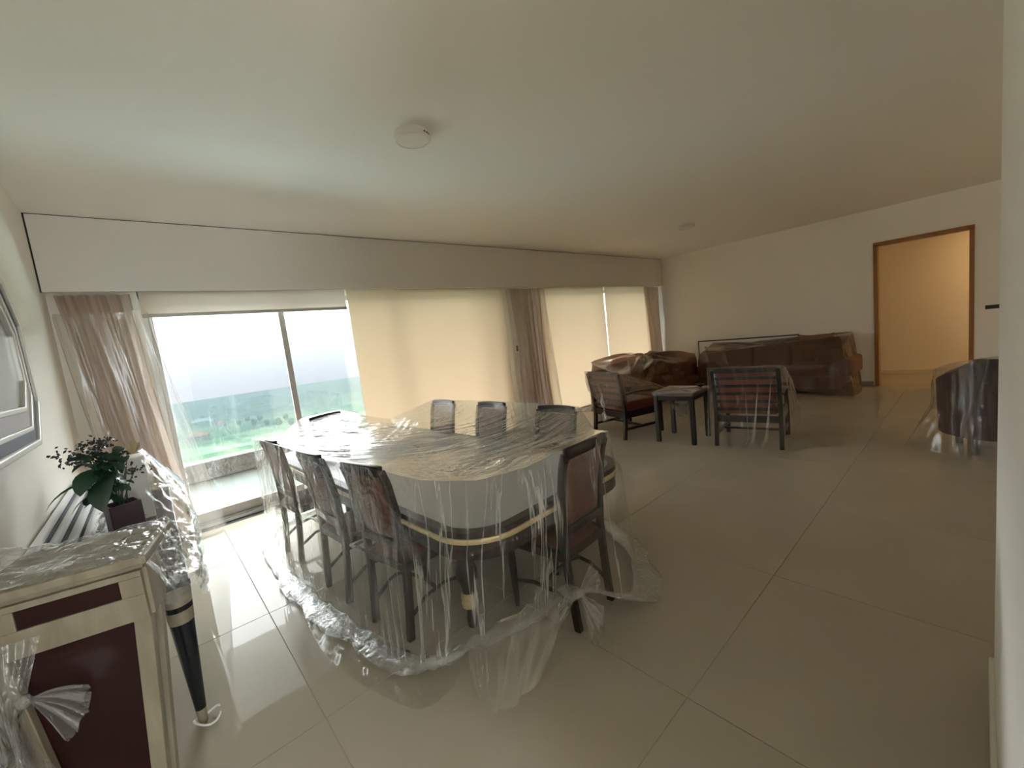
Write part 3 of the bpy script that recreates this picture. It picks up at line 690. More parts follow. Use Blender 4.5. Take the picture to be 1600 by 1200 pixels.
    G[:, :, 2] = np.maximum(G[:, :, 2], .004)
    MB().grid(G, True).build('rolled_hem', 'film_bundle', root, smooth=True)
    # slack film lying on the floor outside the hem, nearest the camera
    ss = np.linspace(15.2/22, 19.6/22, 90); ii = (ss*400).astype(int); w_ = .24*np.sin(pi*(ss-ss[0])/(ss[-1]-ss[0]))**.7
    v = np.linspace(0, 1, 16)
    G = np.zeros((90, 16, 3)); dd = outw[ii] + np.array([[.2, -.55]])
    G[:, :, :2] = B[ii][:, None, :2] + dd[:, None]*(v[None, :]*w_[:, None])[:, :, None]
    G[:, :, 2] = .006 + .006*np.abs(noise2(ss[:, None]*60, v[None]*4, 71))*np.sin(pi*np.clip(v, 0, 1))[None]
    MB().grid(G).build('floor_flap', 'film_plain', root, smooth=True)
    # knot on the near chair leg, bow loops and the loose flap on the floor
    K = Vector((1.46, 1.355, .30))
    kb = MB()
    def fan(a0, a1, length, droop, seed, w0=.012, zoff=0):
        g = np.zeros((26, 14, 3))
        for i in range(26):
            a = a0 + (a1-a0)*i/25
            for j in range(14):
                q = j/13; rr = w0 + length*q
                g[i, j] = (K.x + cos(a)*rr*.98, K.y + sin(a)*rr*.35 - .01 - .02*q*sin(3*a), K.z + zoff + sin(a)*rr*(.8+.25*sin(i*.9+seed*2)) - droop*q*q + .010*q*sin(i*.77+seed) + .008*q*sin(i*2.9+j))
        return g
    kb.grid(fan(R(-100), R(-55), .20, .02, 1)); kb.grid(fan(R(150), R(205), .15, .03, 2)); kb.grid(fan(R(-25), R(40), .17, .02, 3))
    kb.build('knot_bow', 'film_bow', root, smooth=True)
    MB().lathe([(.004, -.02), (.018, -.012), (.022, 0), (.016, .014), (.004, .02)], tuple(K), 12).build('knot', 'film_bundle', root, smooth=True)
    n1, m1 = 60, 50
    A = loop([(1.00, 1.70, .15), (1.12, 1.60, .20), (1.28, 1.49, .25), (1.42, 1.37, .30)], n1, .4, False)
    Bm = loop([(.93, 1.62, .03), (1.02, 1.50, .07), (1.14, 1.42, .09), (1.30, 1.36, .16)], n1, .4, False)
    Cm = loop([(.90, 1.50, .008), (.90, 1.40, .008), (1.00, 1.36, .010), (1.16, 1.34, .05)], n1, .3, False)
    v = np.linspace(0, 1, m1)[None, :, None]
    G = A[:, None]*(1-v)**2 + 2*Bm[:, None]*v*(1-v) + Cm[:, None]*v*v
    s = (np.arange(n1)/n1)[:, None]; vv = v[:, :, 0]
    G[:, :, 2] += .02*np.abs(noise2(s*9, vv*2, 61))*np.sin(pi*np.clip(vv, 0, 1)); G[:, :, 1] += .015*noise2(s*11, vv*2, 62)
    G[:, :, 2] = np.maximum(G[:, :, 2], .006)
    MB().grid(G).build('loose_flap', 'film_sleeve', root, smooth=True)
    return root
dining_cover()

# ------------------------------------------------------------------ cream pedestal by the left wall
def remap(mb, f): mb.v = [tuple(f(*p)) for p in mb.v]; return mb
ang = R(-12.93)
def pedestal():
    P = Vector((-.10, 1.83, 0)); rot = Matrix.Rotation(ang, 3, 'Z')
    hw, hd = .215, .18
    c = P + rot @ Vector((-hw+.012, hd, 0)); sh = -.082
    t = thing('pedestal_cabinet', 'cream painted pedestal cabinet with dark red panels by the left wall', 'cabinet', c, ang)
    MB().box((0, 0, 1.035), (2*hw, 2*hd, .03)).build('cabinet_top', 'cream', t, bevel=.006)
    MB().box((0, 0, 1.012), (2*hw-.03, 2*hd-.03, .018)).build('moulding', 'cream', t, bevel=.006)
    aw, ad = .193, .085; z0, z1 = .838, 1.004
    # apron as a frame round the inset panels
    for sy in (-1, 1):
        m = MB()
        for (xa, xb, za, zb) in ((-aw, aw, z0, z0+.085), (-aw, aw, z1-.020, z1), (-aw, -aw+.088, z0+.085, z1-.02), (aw-.058, aw, z0+.085, z1-.02)):
            m.bb(xa, xb, sh+sy*ad-.011, sh+sy*ad+.011, za, zb)
        m.build('apron', 'cream', t, bevel=.002)
        MB().bb(-aw+.083, aw-.05, sh+sy*ad-.004, sh+sy*ad+.004, z0+.08, z1-.015).build('inset_panel', 'burgundy', t)
    for sx in (-1, 1): MB().bb(sx*aw-.011, sx*aw+.011, sh-ad+.011, sh+ad-.011, z0, z1).build('apron', 'cream', t, bevel=.002)
    k = .088; w = .046
    for sx in (-1, 1):
        for sy in (-1, 1):
            a = Vector((sx*(aw-w/2), sh+sy*(ad-w/2), z0)); b = Vector((sx*(aw-w/2-k*z0), sh+sy*(ad-w/2-.02*z0), 0))
            m = MB()
            m.add([p + Vector((u*w/2*f, v*w/2*f, 0)) for p, f in ((b, .9), (a, 1)) for u, v in ((-1, -1), (1, -1), (1, 1), (-1, 1))],
                  [(0, 3, 2, 1), (4, 5, 6, 7), (0, 1, 5, 4), (1, 2, 6, 5), (2, 3, 7, 6), (3, 0, 4, 7)])
            m.build('corner_post', 'cream', t, bevel=.003)
    for sy in (-1, 1):
        y1 = sh+sy*(ad-w*.75); y0 = sh+sy*(ad-w*.75-.02*.8)
        MB().add([(-aw+.02, y1, z0+.01), (aw-.02, y1, z0+.01), (aw-.02-.07, y0, .06), (-aw+.02+.07, y0, .06)] + [(-aw+.02, y1-sy*.012, z0+.01), (aw-.02, y1-sy*.012, z0+.01), (aw-.02-.07, y0-sy*.012, .06), (-aw+.02+.07, y0-sy*.012, .06)],
                 [(0, 1, 2, 3), (7, 6, 5, 4), (0, 4, 5, 1), (1, 5, 6, 2), (2, 6, 7, 3), (3, 7, 4, 0)]).build('body_panel', 'burgundy', t)
    for sx in (-1, 1):
        x1 = sx*(aw-w*.75); x0 = x1 - sx*.07
        MB().add([(x1, sh-ad+.03, z0+.01), (x1, ad-.03+sh, z0+.01), (x0, ad-.05+sh, .06), (x0, -ad+.05+sh, .06)] + [(x1-sx*.012, sh-ad+.03, z0+.01), (x1-sx*.012, ad-.03+sh, z0+.01), (x0-sx*.012, ad-.05+sh, .06), (x0-sx*.012, -ad+.05+sh, .06)],
                 [(0, 1, 2, 3), (7, 6, 5, 4), (0, 4, 5, 1), (1, 5, 6, 2), (2, 6, 7, 3), (3, 7, 4, 0)]).build('body_panel', 'burgundy', t)
    # crumpled film over the top, bunched at the left
    cv = thing('pedestal_cover', 'crumpled clear plastic over the top of the cream pedestal cabinet', 'plastic cover', c, ang)
    n, m = 110, 90
    x = np.linspace(-.30, .32, n)[:, None] + np.zeros((1, m)); y = np.linspace(-.186, .25, m)[None] + np.zeros((n, 1))
    z = 1.054 + .012*np.abs(noise2(x*14+3, y*22, 4)) + .016*np.clip(noise2(x*6+9, y*9+2, 8), 0, 1)
    right = np.clip((x-.205)/.11, 0, 1); z -= .16*right**1.3 - .03*right*noise2(x*3, y*18, 6)
    x = np.where(right > 0, .205 + .055*right + .012*noise2(y*14, x*4, 3), x)
    back = np.clip((y-.19)/.06, 0, 1); z -= .04*back
    front = np.clip((-.16-y)/.026, 0, 1); z -= .006*front
    left = np.clip((-.10-x)/.2, 0, 1); z += .05*left*np.abs(noise2(x*16, y*14, 12)) + .018*left
    MB().grid(np.stack([x, y, z], 2)).build('film_sheet', 'film_crumple', cv, smooth=True)
    # sheet hanging down the front left, drawn into a knot
    n, m = 70, 60
    s = np.linspace(0, 1, n)[:, None]; v = np.linspace(0, 1, m)[None]
    neck = np.abs(v-.45)*1.5; neck = np.clip(neck, .12, 1)
    x = -.115 + (-.40+.50*s+.06)*neck*.85 - .03*(1-v); zz = .90 - .62*v + .05*np.sin(3*s)*v; yy = -.185 - .05*np.sin(pi*v) - .035*ridge(noise2(s*9, v*2, 31))*(.4+v) 
    MB().grid(np.stack([x, yy+0*s, zz+0*s], 2)).build('hanging_sheet', 'film_bow', cv, smooth=True)
    g = np.zeros((24, 16, 3))
    for i in range(24):
        for j in range(16):
            a = R(-62 + 75*i/23); q = j/15; rr = .01 + .115*q
            g[i, j] = (-.095 + cos(a)*rr, -.235 - .03*q*sin(i*1.1), .735 + sin(a)*rr - .05*q*q + .012*q*sin(i*1.7))
    MB().grid(g).build('knot_tail', 'film_bow', cv, smooth=True)
    MB().lathe([(.004, -.02), (.017, -.012), (.020, 0), (.014, .014), (.004, .02)], (-.10, -.235, .735), 10).build('knot', 'film_bundle', cv, smooth=True)
pedestal()

# ------------------------------------------------------------------ console with black legs, and what stands on it
def console():
    x0, x1, y0, y1, zt = -.505, .012, 2.35, 4.50, .72
    t = thing('console_table', 'long console table with black tapered legs and cream collars along the left wall', 'table', ((x0+x1)/2, (y0+y1)/2, 0))
    hx, hy = (x1-x0)/2, (y1-y0)/2
    MB().bb(-hx, hx, -hy, hy, zt-.028, zt).build('tabletop', 'black', t, bevel=.004)
    MB().bb(-hx+.03, hx-.03, -hy+.03, hy-.03, zt-.075, zt-.028).build('apron', 'black', t)
    for sx in (-1, 1):
        for sy in (-1, 1):
            lx, ly = sx*(hx-.058), sy*(hy-.07)
            l = MB().lathe([(.0215, .072), (.047, .52), (.047, .53)], n=24).build('leg', 'black', t, smooth='auto'); l.location = (lx, ly, 0)
            MB().lathe([(.0475, .515), (.0515, .575), (.0515, .575)], n=24).build('collar', 'cream', l, smooth='auto')
            MB().lathe([(.052, .575), (.053, .60)], n=24).build('dark_ring', 'black', l, smooth='auto')
            MB().lathe([(.053, .60), (.056, .655), (.056, .70)], n=24).build('collar', 'cream', l, smooth='auto')
            MB().lathe([(.017, 0), (.0185, .01), (.0215, .074)], n=24).build('foot', 'cream', l, smooth='auto')
    # stepped moulded rail along the wall
    for (d, za, zb) in ((.041, .72, .915), (.073, .72, .862), (.105, .72, .795)): MB().bb(-hx, -hx+d, -hy, hy, za, zb).build('dark_joint', 'gap', t)
    for (d, za, zb) in ((.034, .72, .935), (.066, .72, .895), (.098, .72, .835), (.124, .72, .775)):
        MB().bb(-hx, -hx+d, -hy, hy, za, zb).build('moulded_rail', 'ledge', t, bevel=.007)
    tie = MB().tube([(-.045+.052*cos(a)+.018, 2.42+.045*sin(a)-.01, .018+.014*sin(2*a+1)) for a in np.linspace(.3, 5.9, 26)], .005, 8).build('plastic_tie', 'white', smooth=True)
    tag(tie, 'pale plastic loop tied round the foot of the black console leg', 'tie')
    # plant
    p = thing('potted_plant', 'artificial plant in a square plum vase on the console', 'plant', (-.19, 3.05, zt), R(14))
    m = MB().ring(rrect(.066, .066, .006, 2), rrect(.058, .058, .006, 2), .0, .268).prism(rrect(.058, .058, .006, 2), .0, .235)
    m.build('vase', 'vase', p)
    def leaf(base, az, el, L, w, curl, twist=0):
        n = 8; V = []
        d = Vector((cos(az), sin(az), 0)); side = Vector((-sin(az), cos(az), 0))
        for i in range(n+1):
            q = i/n; e = el - curl*q
            if i == 0: pos = Vector(base)
            else: pos = pos + (d*cos(e) + Vector((0, 0, sin(e))))*(L/n)
            ww = w*(sin(pi*min(q*.95+.05, 1))**.8); up_ = Vector((0, 0, 1))*cos(e) - d*sin(e)
            sd = side*cos(twist) + up_*sin(twist)
            V += [pos - sd*ww/2 + up_*.12*ww, pos, pos + sd*ww/2 + up_*.12*ww]
        F = [(3*i+k, 3*i+k+1, 3*i+k+4, 3*i+k+3) for i in range(n) for k in range(2)]
        MB().add(V, F).build('leaf', 'leaf', p, smooth=True)
    r = random.Random(7)
    hub = (-.02, 0, .33)
    leaf((-.06, 0, .40), R(190), R(30), .25, .055, R(85), .4)        # the long leaf drooping to the wall
    leaf((-.03, -.05, .44), R(235), R(-10), .22, .16, R(75), .5)     # the two broad leaves
    leaf((-.04, -.03, .46), R(205), R(10), .17, .11, R(80), -.3)
    leaf((.0, 0, .44), R(100), R(55), .17, .07, R(30))
    for k in range(64):
        az = r.uniform(0, 2*pi); b = (r.uniform(-.11, .03), r.uniform(-.06, .06), r.uniform(.31, .54))
        leaf(b, az, r.uniform(-.3, 1.1), r.uniform(.06, .13), r.uniform(.03, .065), r.uniform(.3, 1.3), r.uniform(-.6, .6))
    for k in range(16):
        a = r.uniform(0, 2*pi); e = (r.uniform(-.12, .09), r.uniform(-.06, .06), r.uniform(.42, .58))
        MB().tube([(r.uniform(-.03, .03), r.uniform(-.03, .03), .22), (e[0]*.5, e[1]*.5, .36), e], [.004, .003, .002], 6).build('stem', 'leaf', p, smooth=True)
    bm = MB()
    for (cx, cy, cz, s, nb) in ((-.10, 0, .575, .075, 90), (-.03, .02, .60, .06, 60), (-.15, -.02, .545, .05, 40), (.0, -.03, .53, .05, 30), (-.10, -.03, .40, .05, 24), (.06, -.02, .43, .05, 26)):
        for k in range(nb):
            c = Vector((cx + r.gauss(0, s*.62), cy + r.gauss(0, s*.6), cz + r.gauss(0, s*.32))); q = r.uniform(.0055, .0085)
            ax = Vector((r.gauss(0, 1), r.gauss(0, 1), r.gauss(0, 1))).normalized()*q*1.5; a2 = ax.orthogonal().normalized()*q; b2 = ax.cross(a2).normalized()*q
            bm.add([c+ax, c-ax, c+a2, c-a2, c+b2, c-b2], [(0, 2, 4), (0, 4, 3), (0, 3, 5), (0, 5, 2), (1, 4, 2), (1, 3, 4), (1, 5, 3), (1, 2, 5)])
    o = bm.build('berry_cluster', 'berry', p); o['kind'] = 'stuff'
    fb = MB()
    for k in range(11):
        a = k*.6; fb.add([(.085, -.02, .51), (.085+.036*cos(a), -.02+.036*sin(a), .545+.02*(k % 3)), (.085+.034*cos(a+.5), -.02+.034*sin(a+.5), .565+.018*(k % 2))], [(0, 1, 2)])
    fb.build('dried_flower', 'flower', p)
    # white box under the film
    b = thing('white_box', 'plain white upright box under plastic behind the potted plant', 'box', (-.17, 3.72, zt), R(4))
    MB().bb(-.085, .085, -.085, .085, 0, .36).build('box_body', 'white', b, bevel=.004)
    MB().bb(-.090, .090, -.090, .090, .36, .415).build('box_lid', 'white', b, bevel=.005)
    # film heaped over the console
    st = [((.05, 2.36, .74), (.065, 2.36, .69), (.055, 2.38, .62)), ((.07, 2.75, .745), (.085, 2.75, .66), (.075, 2.76, .58)), ((.09, 3.3, .75), (.12, 3.3, .66), (.10, 3.3, .56)), ((.10, 3.9, .75), (.12, 3.95, .64), (.10, 3.95, .5)),
          ((.05, 4.48, .74), (.06, 4.53, .66), (.05, 4.53, .55)), ((-.28, 4.52, .74), (-.28, 4.54, .73), (-.28, 4.55, .725)), ((-.375, 4.1, .75), (-.378, 4.1, .74), (-.38, 4.1, .727)), ((-.375, 3.2, .75), (-.378, 3.2, .74), (-.38, 3.2, .727)),
          ((-.36, 2.6, .75), (-.37, 2.5, .74), (-.375, 2.45, .727)), ((-.2, 2.36, .745), (-.2, 2.34, .70), (-.2, 2.335, .66))]
    cv = thing('console_cover', 'crumpled clear plastic heaped over the console and the white box', 'plastic cover', (0, 0, 0))
    P = tent_top(st, (-.165, 3.71, 1.15), 90, 360, 1.0, .5, .030, 24, 3)
    rho = np.linspace(1, .02, 90)[None]
    x, y = P[:, :, 0], P[:, :, 1]
    # falls off the box like a tent and lies nearly flat towards the near end
    dist = np.hypot(np.where(x < -.165, (x+.165)/.45, x+.165), (y-3.71)/1.7)
    base = .742 + .43*np.clip(1-np.clip(dist-.085, 0, 9)/.30, 0, 1)**1.25
    wr = .020*ridge(noise2(x*16, y*11, 3)) + .016*noise2(x*34, y*26, 9)
    P[:, :, 2] = np.maximum(base + wr*np.clip((1-rho)*6, 0, 1)*np.clip((dist-.08)*4, 0, 1), .734)
    flat = dist < .11; P[:, :, 2] = np.where(flat, np.maximum(P[:, :, 2], 1.145), P[:, :, 2])
    MB().grid(P, True).build('film_heap', 'film_heap', cv, smooth=True)
    P = skirt(st, 360, 26, .022, 34, 8, .5)
    MB().grid(P, True).build('film_edge', 'film_crumple', cv, smooth=True)
    g = np.zeros((30, 24, 3))
    for i in range(30):
        for j in range(24):
            u, v = i/29, j/23
            g[i, j] = (.045 + .018*sin(9*u+3*v) + .02*v, 2.42 + .36*u + .03*sin(7*v), .735 - (.05+.16*sin(pi*u)**.7)*v + .01*sin(14*u)*v)
    MB().grid(g).build('film_tongue', 'film_bundle', cv, smooth=True)
console()

# ------------------------------------------------------------------ octagonal mirror on the left wall
def octo(l, r_, b, t, c): return [(l+c, b), (r_-c, b), (r_, b+c), (r_, t-c), (r_-c, t), (l+c, t), (l, t-c), (l, b+c)]
def wall_mirror():
    t = thing('wall_mirror', 'octagonal mirror in a silver and dark navy frame on the left wall', 'mirror', (XL, 2.75, 1.79))
    A = [octo(-.96, .96, -.46, .46, .22), octo(-.925, .925, -.425, .425, .206), octo(-.86, .86, -.37, .37, .18), octo(-.835, .835, -.345, .345, .170), octo(-.80, .80, -.265, .315, .150), octo(-.765, .765, -.235, .285, .135)]
    tr = lambda x, y, z: (z, x, y)
    def band(a, b, z0, z1, nm, m, bev=.004): return remap(MB().ring(A[a], A[b], z0, z1), tr).build(nm, m, t, bevel=bev)
    band(0, 1, 0, .045, 'outer_moulding', 'silver', .008); band(1, 2, 0, .030, 'navy_band', 'navy', .002)
    band(2, 3, 0, .036, 'middle_moulding', 'silver', .006); band(3, 4, 0, .026, 'inlay_band', 'mauve', .002); band(4, 5, 0, .034, 'inner_moulding', 'silver', .007)
    remap(MB().prism(A[5], .004, .014), tr).build('mirror_glass', 'mirror', t)
wall_mirror()

# ------------------------------------------------------------------ lounge corner
ac = []
def make_armchair(label):
    t = thing('armchair', label, 'armchair', (0, 0, 0), 0, 'wooden armchairs with red leather cushions')
    W = .34
    for s in (-1, 1):
        MB().path([(s*W, -.36, 0), (s*W, -.325, .22), (s*W, -.315, .42), (s*W, -.345, .66), (s*W, -.40, .95)], .045, .05).build('rear_leg', 'darkwood', t, bevel=.006)
        MB().bar((s*W, .34, 0), (s*W, .34, .60), .05).build('front_leg', 'darkwood', t, bevel=.006)
        MB().path([(s*W, -.34, .645), (s*W, -.1, .66), (s*W, .15, .645), (s*W, .40, .60)], .07, .032).build('armrest', 'darkwood', t, bevel=.008)
        MB().bb(s*W-.012, s*W+.012, -.31, .33, .30, .40).build('side_rail', 'darkwood', t)
        MB().bb(s*W-.012, s*W+.012, -.33, .33, .13, .165).build('side_stretcher', 'darkwood', t)
    MB().bb(-W+.02, W-.02, .325, .355, .28, .40).build('front_rail', 'darkwood', t)
    MB().bb(-W+.02, W-.02, -.33, -.305, .30, .38).build('rear_rail', 'darkwood', t)
    MB().bb(-W+.02, W-.02, -.01, .02, .135, .16).build('cross_stretcher', 'darkwood', t)
    for k, z in enumerate((.46, .555, .65, .745, .84)):
        y = -.322 - .075*max(0, (z-.42)/.53)**1.5
        MB().box((0, y, z), (2*W-.03, .018, .036)).build('back_slat', 'darkwood', t, bevel=.003)
    MB().box((0, -.40, .935), (2*W-.03, .028, .06)).build('top_rail', 'darkwood', t, bevel=.008)
    rt_ = Matrix.Rotation(R(8), 3, 'X')
    MB().box((0, .01, .455), (2*W-.07, .62, .13)).build('seat_cushion', 'leather', t, smooth='auto', bevel=.035, seg=3)
    MB().box((0, -.285, .70), (2*W-.08, .11, .46), rt_).build('back_cushion', 'leather', t, smooth='auto', bevel=.035, seg=3)
    return t
def place_arm(mid, face, label):
    a = R(face); x, y = mid[0]+.36*cos(a), mid[1]+.36*sin(a)
    if not ac:
        c = make_armchair(label); c.location = (x, y, 0); c.rotation_euler = (0, 0, a-pi/2); ac.append(c)
    else: c = dup(ac[0], (x, y, 0), a-pi/2, label)
    return (x, y), a-pi/2
L1, LA = place_arm((5.0, 3.66), -16, 'wooden armchair with red cushions left of the small side table')
C1, CA = place_arm((5.20, 1.83), 10, 'wooden armchair seen from behind, right of the small side table')

def cover(name, label, st, center, m_top, m_side, k=1.5, loc=(0, 0), rot=0, n=260, amp=.010, samp=.016, freq=26, seed=3, sharp=.6, parts=True):
    t = thing(name, label, 'plastic cover', (loc[0], loc[1], 0), rot)
    P = tent_top(st, center, 44, n, k, sharp, amp, freq, seed); MB().grid(P, True).build('cover_top', m_top, t, smooth=True)
    P = skirt(st, n, 40, samp, freq, seed+3, sharp); P[:, :, 2] = np.maximum(P[:, :, 2], .006)
    MB().grid(P, True).build('cover_side', m_side, t, smooth=True)
    return t
def knot(t, K, seed=1, r=.16, mat_='film_bundle', dirs=((R(-130), R(-50)),)):
    r_ = random.Random(seed); m = MB()
    for a0, a1 in dirs:
        g = np.zeros((22, 12, 3))
        for i in range(22):
            a = a0 + (a1-a0)*i/21; l = r*(.8+.3*sin(i*2.1+seed))
            for j in range(12):
                q = j/11; g[i, j] = (K[0] + cos(a)*l*q, K[1] - .02 - .025*q*sin(i*1.7), K[2] + sin(a)*l*q + .01*sin(i*2.3)*q)
        m.grid(g)
    m.build('knot_tail', mat_, t, smooth=True)
W = .40
stL = [((-.385, -.43, .975), (-.40, -.42, .80), (-.37, -.40, .66)), ((0, -.44, .985), (0, -.45, .72), (.10, -.41, .42)), ((.385, -.43, .975), (.40, -.41, .76), (.34, -.40, .50)),
       ((.40, .05, .80), (.415, .05, .72), (.40, .02, .64)), ((.39, .40, .655), (.41, .42, .63), (.40, .42, .58)), ((0, .42, .66), (0, .44, .55), (0, .44, .46)), ((-.39, .40, .655), (-.41, .42, .60), (-.40, .42, .50)), ((-.40, .05, .80), (-.41, .05, .68), (-.40, .05, .58))]
c = cover('armchair_cover', 'dull plastic sheet half covering the armchair left of the side table', stL, (0, -.02, .81), 'film_dull', 'film_dull', 1.0, L1, LA, seed=11, samp=.02, freq=22)
knot(c, (.06, -.44, .42), 2, .20, 'film_bundle', ((R(-125), R(-60)), (R(60), R(120))))
MB().tube([(.06-.09, -.43, .80), (.05, -.45, .60), (.06, -.45, .42)], [.05, .03, .014], 10, .4).build('gathered_fold', 'film_bundle', c, smooth=True)
stC = [((-.385, -.44, .985), (-.40, -.45, .55), (-.42, -.44, .05)), ((0, -.45, .99), (0, -.47, .5), (0, -.47, .02)), ((.385, -.44, .985), (.40, -.45, .55), (.42, -.44, .05)),
       ((.41, -.05, .84), (.44, -.05, .5), (.46, -.05, .15)), ((.40, .40, .66), (.44, .43, .42), (.47, .44, .18)), ((0, .43, .66), (0, .46, .4), (0, .47, .14)), ((-.40, .40, .66), (-.44, .43, .42), (-.47, .44, .18)), ((-.41, -.05, .84), (-.44, -.05, .5), (-.46, -.05, .15))]
c = cover('armchair_cover', 'plastic sheet hanging to the floor over the armchair seen from behind', stC, (0, -.02, .86), 'film_dull', 'film_plain', 1.0, C1, CA, seed=23, samp=.022, freq=24)
for (xa, xb, w) in ((.15, .08, .020), (.27, .21, .022), (.02, .03, .008)):
    MB().tube([(xa, -.478, .80), ((xa+xb)/2, -.49, .45), (xb, -.49, .16), (xb-.05, -.50, .03)], [.003, w*.8, w, w*.7], 8, .5).build('shiny_fold', 'film_bow', c, smooth=True)

def side_table():
    t = thing('side_table', 'small square dark wood side table between the two armchairs', 'table', (5.285, 2.66, 0), R(3))
    for sx in (-1, 1):
        for sy in (-1, 1): MB().bar((sx*.235, sy*.235, 0), (sx*.235, sy*.235, .64), .052).build('leg', 'darkwood', t, bevel=.004)
    MB().bb(-.215, .215, -.245, -.222, .57, .64).bb(-.215, .215, .222, .245, .57, .64).bb(-.245, -.222, -.215, .215, .57, .64).bb(.222, .245, -.215, .215, .57, .64).build('apron', 'darkwood', t)
    MB().bb(-.27, .27, -.27, .27, .64, .67).build('tabletop', 'darkwood', t, bevel=.004)
    st = [((-.275, -.275, .682), (-.28, -.28, .66), (-.275, -.275, .63)), ((.275, -.275, .682), (.28, -.28, .66), (.275, -.275, .63)), ((.275, .275, .682), (.28, .28, .66), (.275, .275, .63)), ((-.275, .275, .682), (-.28, .28, .66), (-.275, .275, .63))]
    c = cover('side_table_cover', 'plastic film wrapped over the small side table', st, (0, 0, .684), 'film_dull', 'film_dull', 1.0, (5.285, 2.66), R(3), n=160, amp=.006, samp=.006, seed=31, sharp=1.0)
    g = np.zeros((30, 20, 3))
    for i in range(30):
        for j in range(20):
            u, v = i/29, j/19
            g[i, j] = (-.20 + .40*u + .03*sin(9*v+u*5), -.14 + .28*v + .04*sin(11*u), .60 - (.12+.22*sin(pi*u)*sin(pi*v))*(.7+.3*sin(13*u)*sin(7*v)))
    MB().grid(g).build('bunched_film', 'film_bow', c, smooth=True)
side_table()

def dark_thing_on_table(): 
    o = MB().lathe([(.018, 0), (.022, .004), (.05, .022), (.055, .034), (.050, .034), (.02, .012)], n=24).build('small_bowl', 'black', smooth='auto')
    o.location = (5.46, 2.47, .688); tag(o, 'small dark bowl at the far corner of the side table', 'bowl')
dark_thing_on_table()

def tub_chair():
    t = thing('tub_chair', 'dark brown leather tub armchair by the partition at the right edge', 'armchair', (6.06, -.10, 0), R(-72))
    # horseshoe shell: outer outline, sloping top
    n = 40; O = []; I = []; T = []
    for k in range(n+1):
        a = R(200 + 320*k/n - 90); b = -150 + 300*k/n
        q = abs(b)/150
        ang_ = R(-90 + b*.86)
        ox, oy = .40*cos(ang_)*1.0, .40*sin(ang_)
        O.append((ox, oy)); I.append((ox*.76, oy*.76)); T.append(.93 - .27*max(0, (q-.30)/.7)**.8)
    V = []; F = []
    for k in range(n+1):
        V += [(O[k][0]*.97, O[k][1]*.97, .17), (O[k][0], O[k][1], .45), (O[k][0]*1.02, O[k][1]*1.02, T[k]-.03), (O[k][0]*.93, O[k][1]*.93, T[k]), (I[k][0]*1.04, I[k][1]*1.04, T[k]-.01), (I[k][0], I[k][1], .45), (I[k][0], I[k][1], .17)]
    for k in range(n):
        for j in range(6): F.append((k*7+j, (k+1)*7+j, (k+1)*7+j+1, k*7+j+1))
        F.append((k*7+6, (k+1)*7+6, (k+1)*7, k*7))
    F += [tuple(range(7))[::-1], tuple(range(n*7, n*7+7))]
    MB().add(V, F).build('shell', 'tub', t, smooth='auto')
    MB().lathe([(.001, .17), (.37, .17), (.375, .30), (.36, .34), (.001, .34)], n=36).build('base', 'tub', t, smooth='auto')
    MB().lathe([(.001, .34), (.27, .34), (.295, .36), (.30, .42), (.28, .46), (.001, .475)], (0, .03, 0), n=36).build('seat_cushion', 'tub', t, smooth='auto')
    for a in (45, 135, 225, 315):
        MB().lathe([(.024, 0), (.028, .01), (.034, .17)], (.27*cos(R(a)), .27*sin(R(a)), 0), 14).build('leg', 'steel', t, smooth='auto')
    st = []
    for k in range(10):
        a = 2*pi*k/10; q = (1-sin(a))/2
        st.append(((.435*cos(a), .435*sin(a), .70+.27*q**1.2), (.46*cos(a), .46*sin(a), .42), ((.50+.08*(k % 3))*cos(a), (.50+.06*(k % 2))*sin(a), .012)))
    cover('tub_chair_cover', 'clear plastic sheet over the dark tub armchair, spreading on the floor', st, (0, -.05, .86), 'film_plain', 'film_plain', 1.0, (6.06, -.10), R(-72), seed=41, samp=.022, freq=20, sharp=.4)
tub_chair()

def sofa(name, label, loc, rot, L, D=.85, cushions=3, arm=True):
    t = thing(name, label, 'sofa', (*loc, 0), rot)     # faces +Y local
    MB().bb(-L/2, L/2, -D/2, D/2, .10, .32).build('base', 'sofa', t, bevel=.02)
    MB().bb(-L/2, L/2, -D/2, -D/2+.18, .32, .80).build('back', 'sofa', t, bevel=.05, seg=3, smooth='auto')
    for s in (-1, 1): MB().bb(s*L/2-.09-.09, s*L/2-.09+.09, -D/2+.02, D/2, .32, .62).build('arm', 'sofa', t, bevel=.05, seg=3, smooth='auto')
    w = (L-.38)/cushions
    for k in range(cushions):
        x = -L/2+.19+w*(k+.5)
        MB().box((x, .06, .39), (w-.01, D-.24, .16)).build('seat_cushion', 'sofa', t, bevel=.04, seg=3, smooth='auto')
        MB().box((x, -D/2+.26, .66), (w-.03, .17, .44), Matrix.Rotation(R(10), 3, 'X')).build('back_cushion', 'sofa', t, bevel=.05, seg=3, smooth='auto')
    for sx in (-1, 1):
        for sy in (-1, 1): MB().lathe([(.02, 0), (.03, .10)], (sx*(L/2-.1), sy*(D/2-.1), 0), 10).build('leg', 'darkwood', t)
    return t
sofa('sofa', 'brown sofa under plastic against the far wall, left of the doorway', (9.20, 2.76), R(90), 2.36, .84)
sofa('sofa', 'brown sofa under plastic below the far right blind', (7.75, 4.60), R(180), 2.50, .84)
MT['brown_film'] = film_mat('brown_tinted_film', haze=.58, rough=.22, gain=1.1, streak=(30, 1.0, .12, .6), hazecol=(.20, .105, .068), tint=(.80, .62, .52))
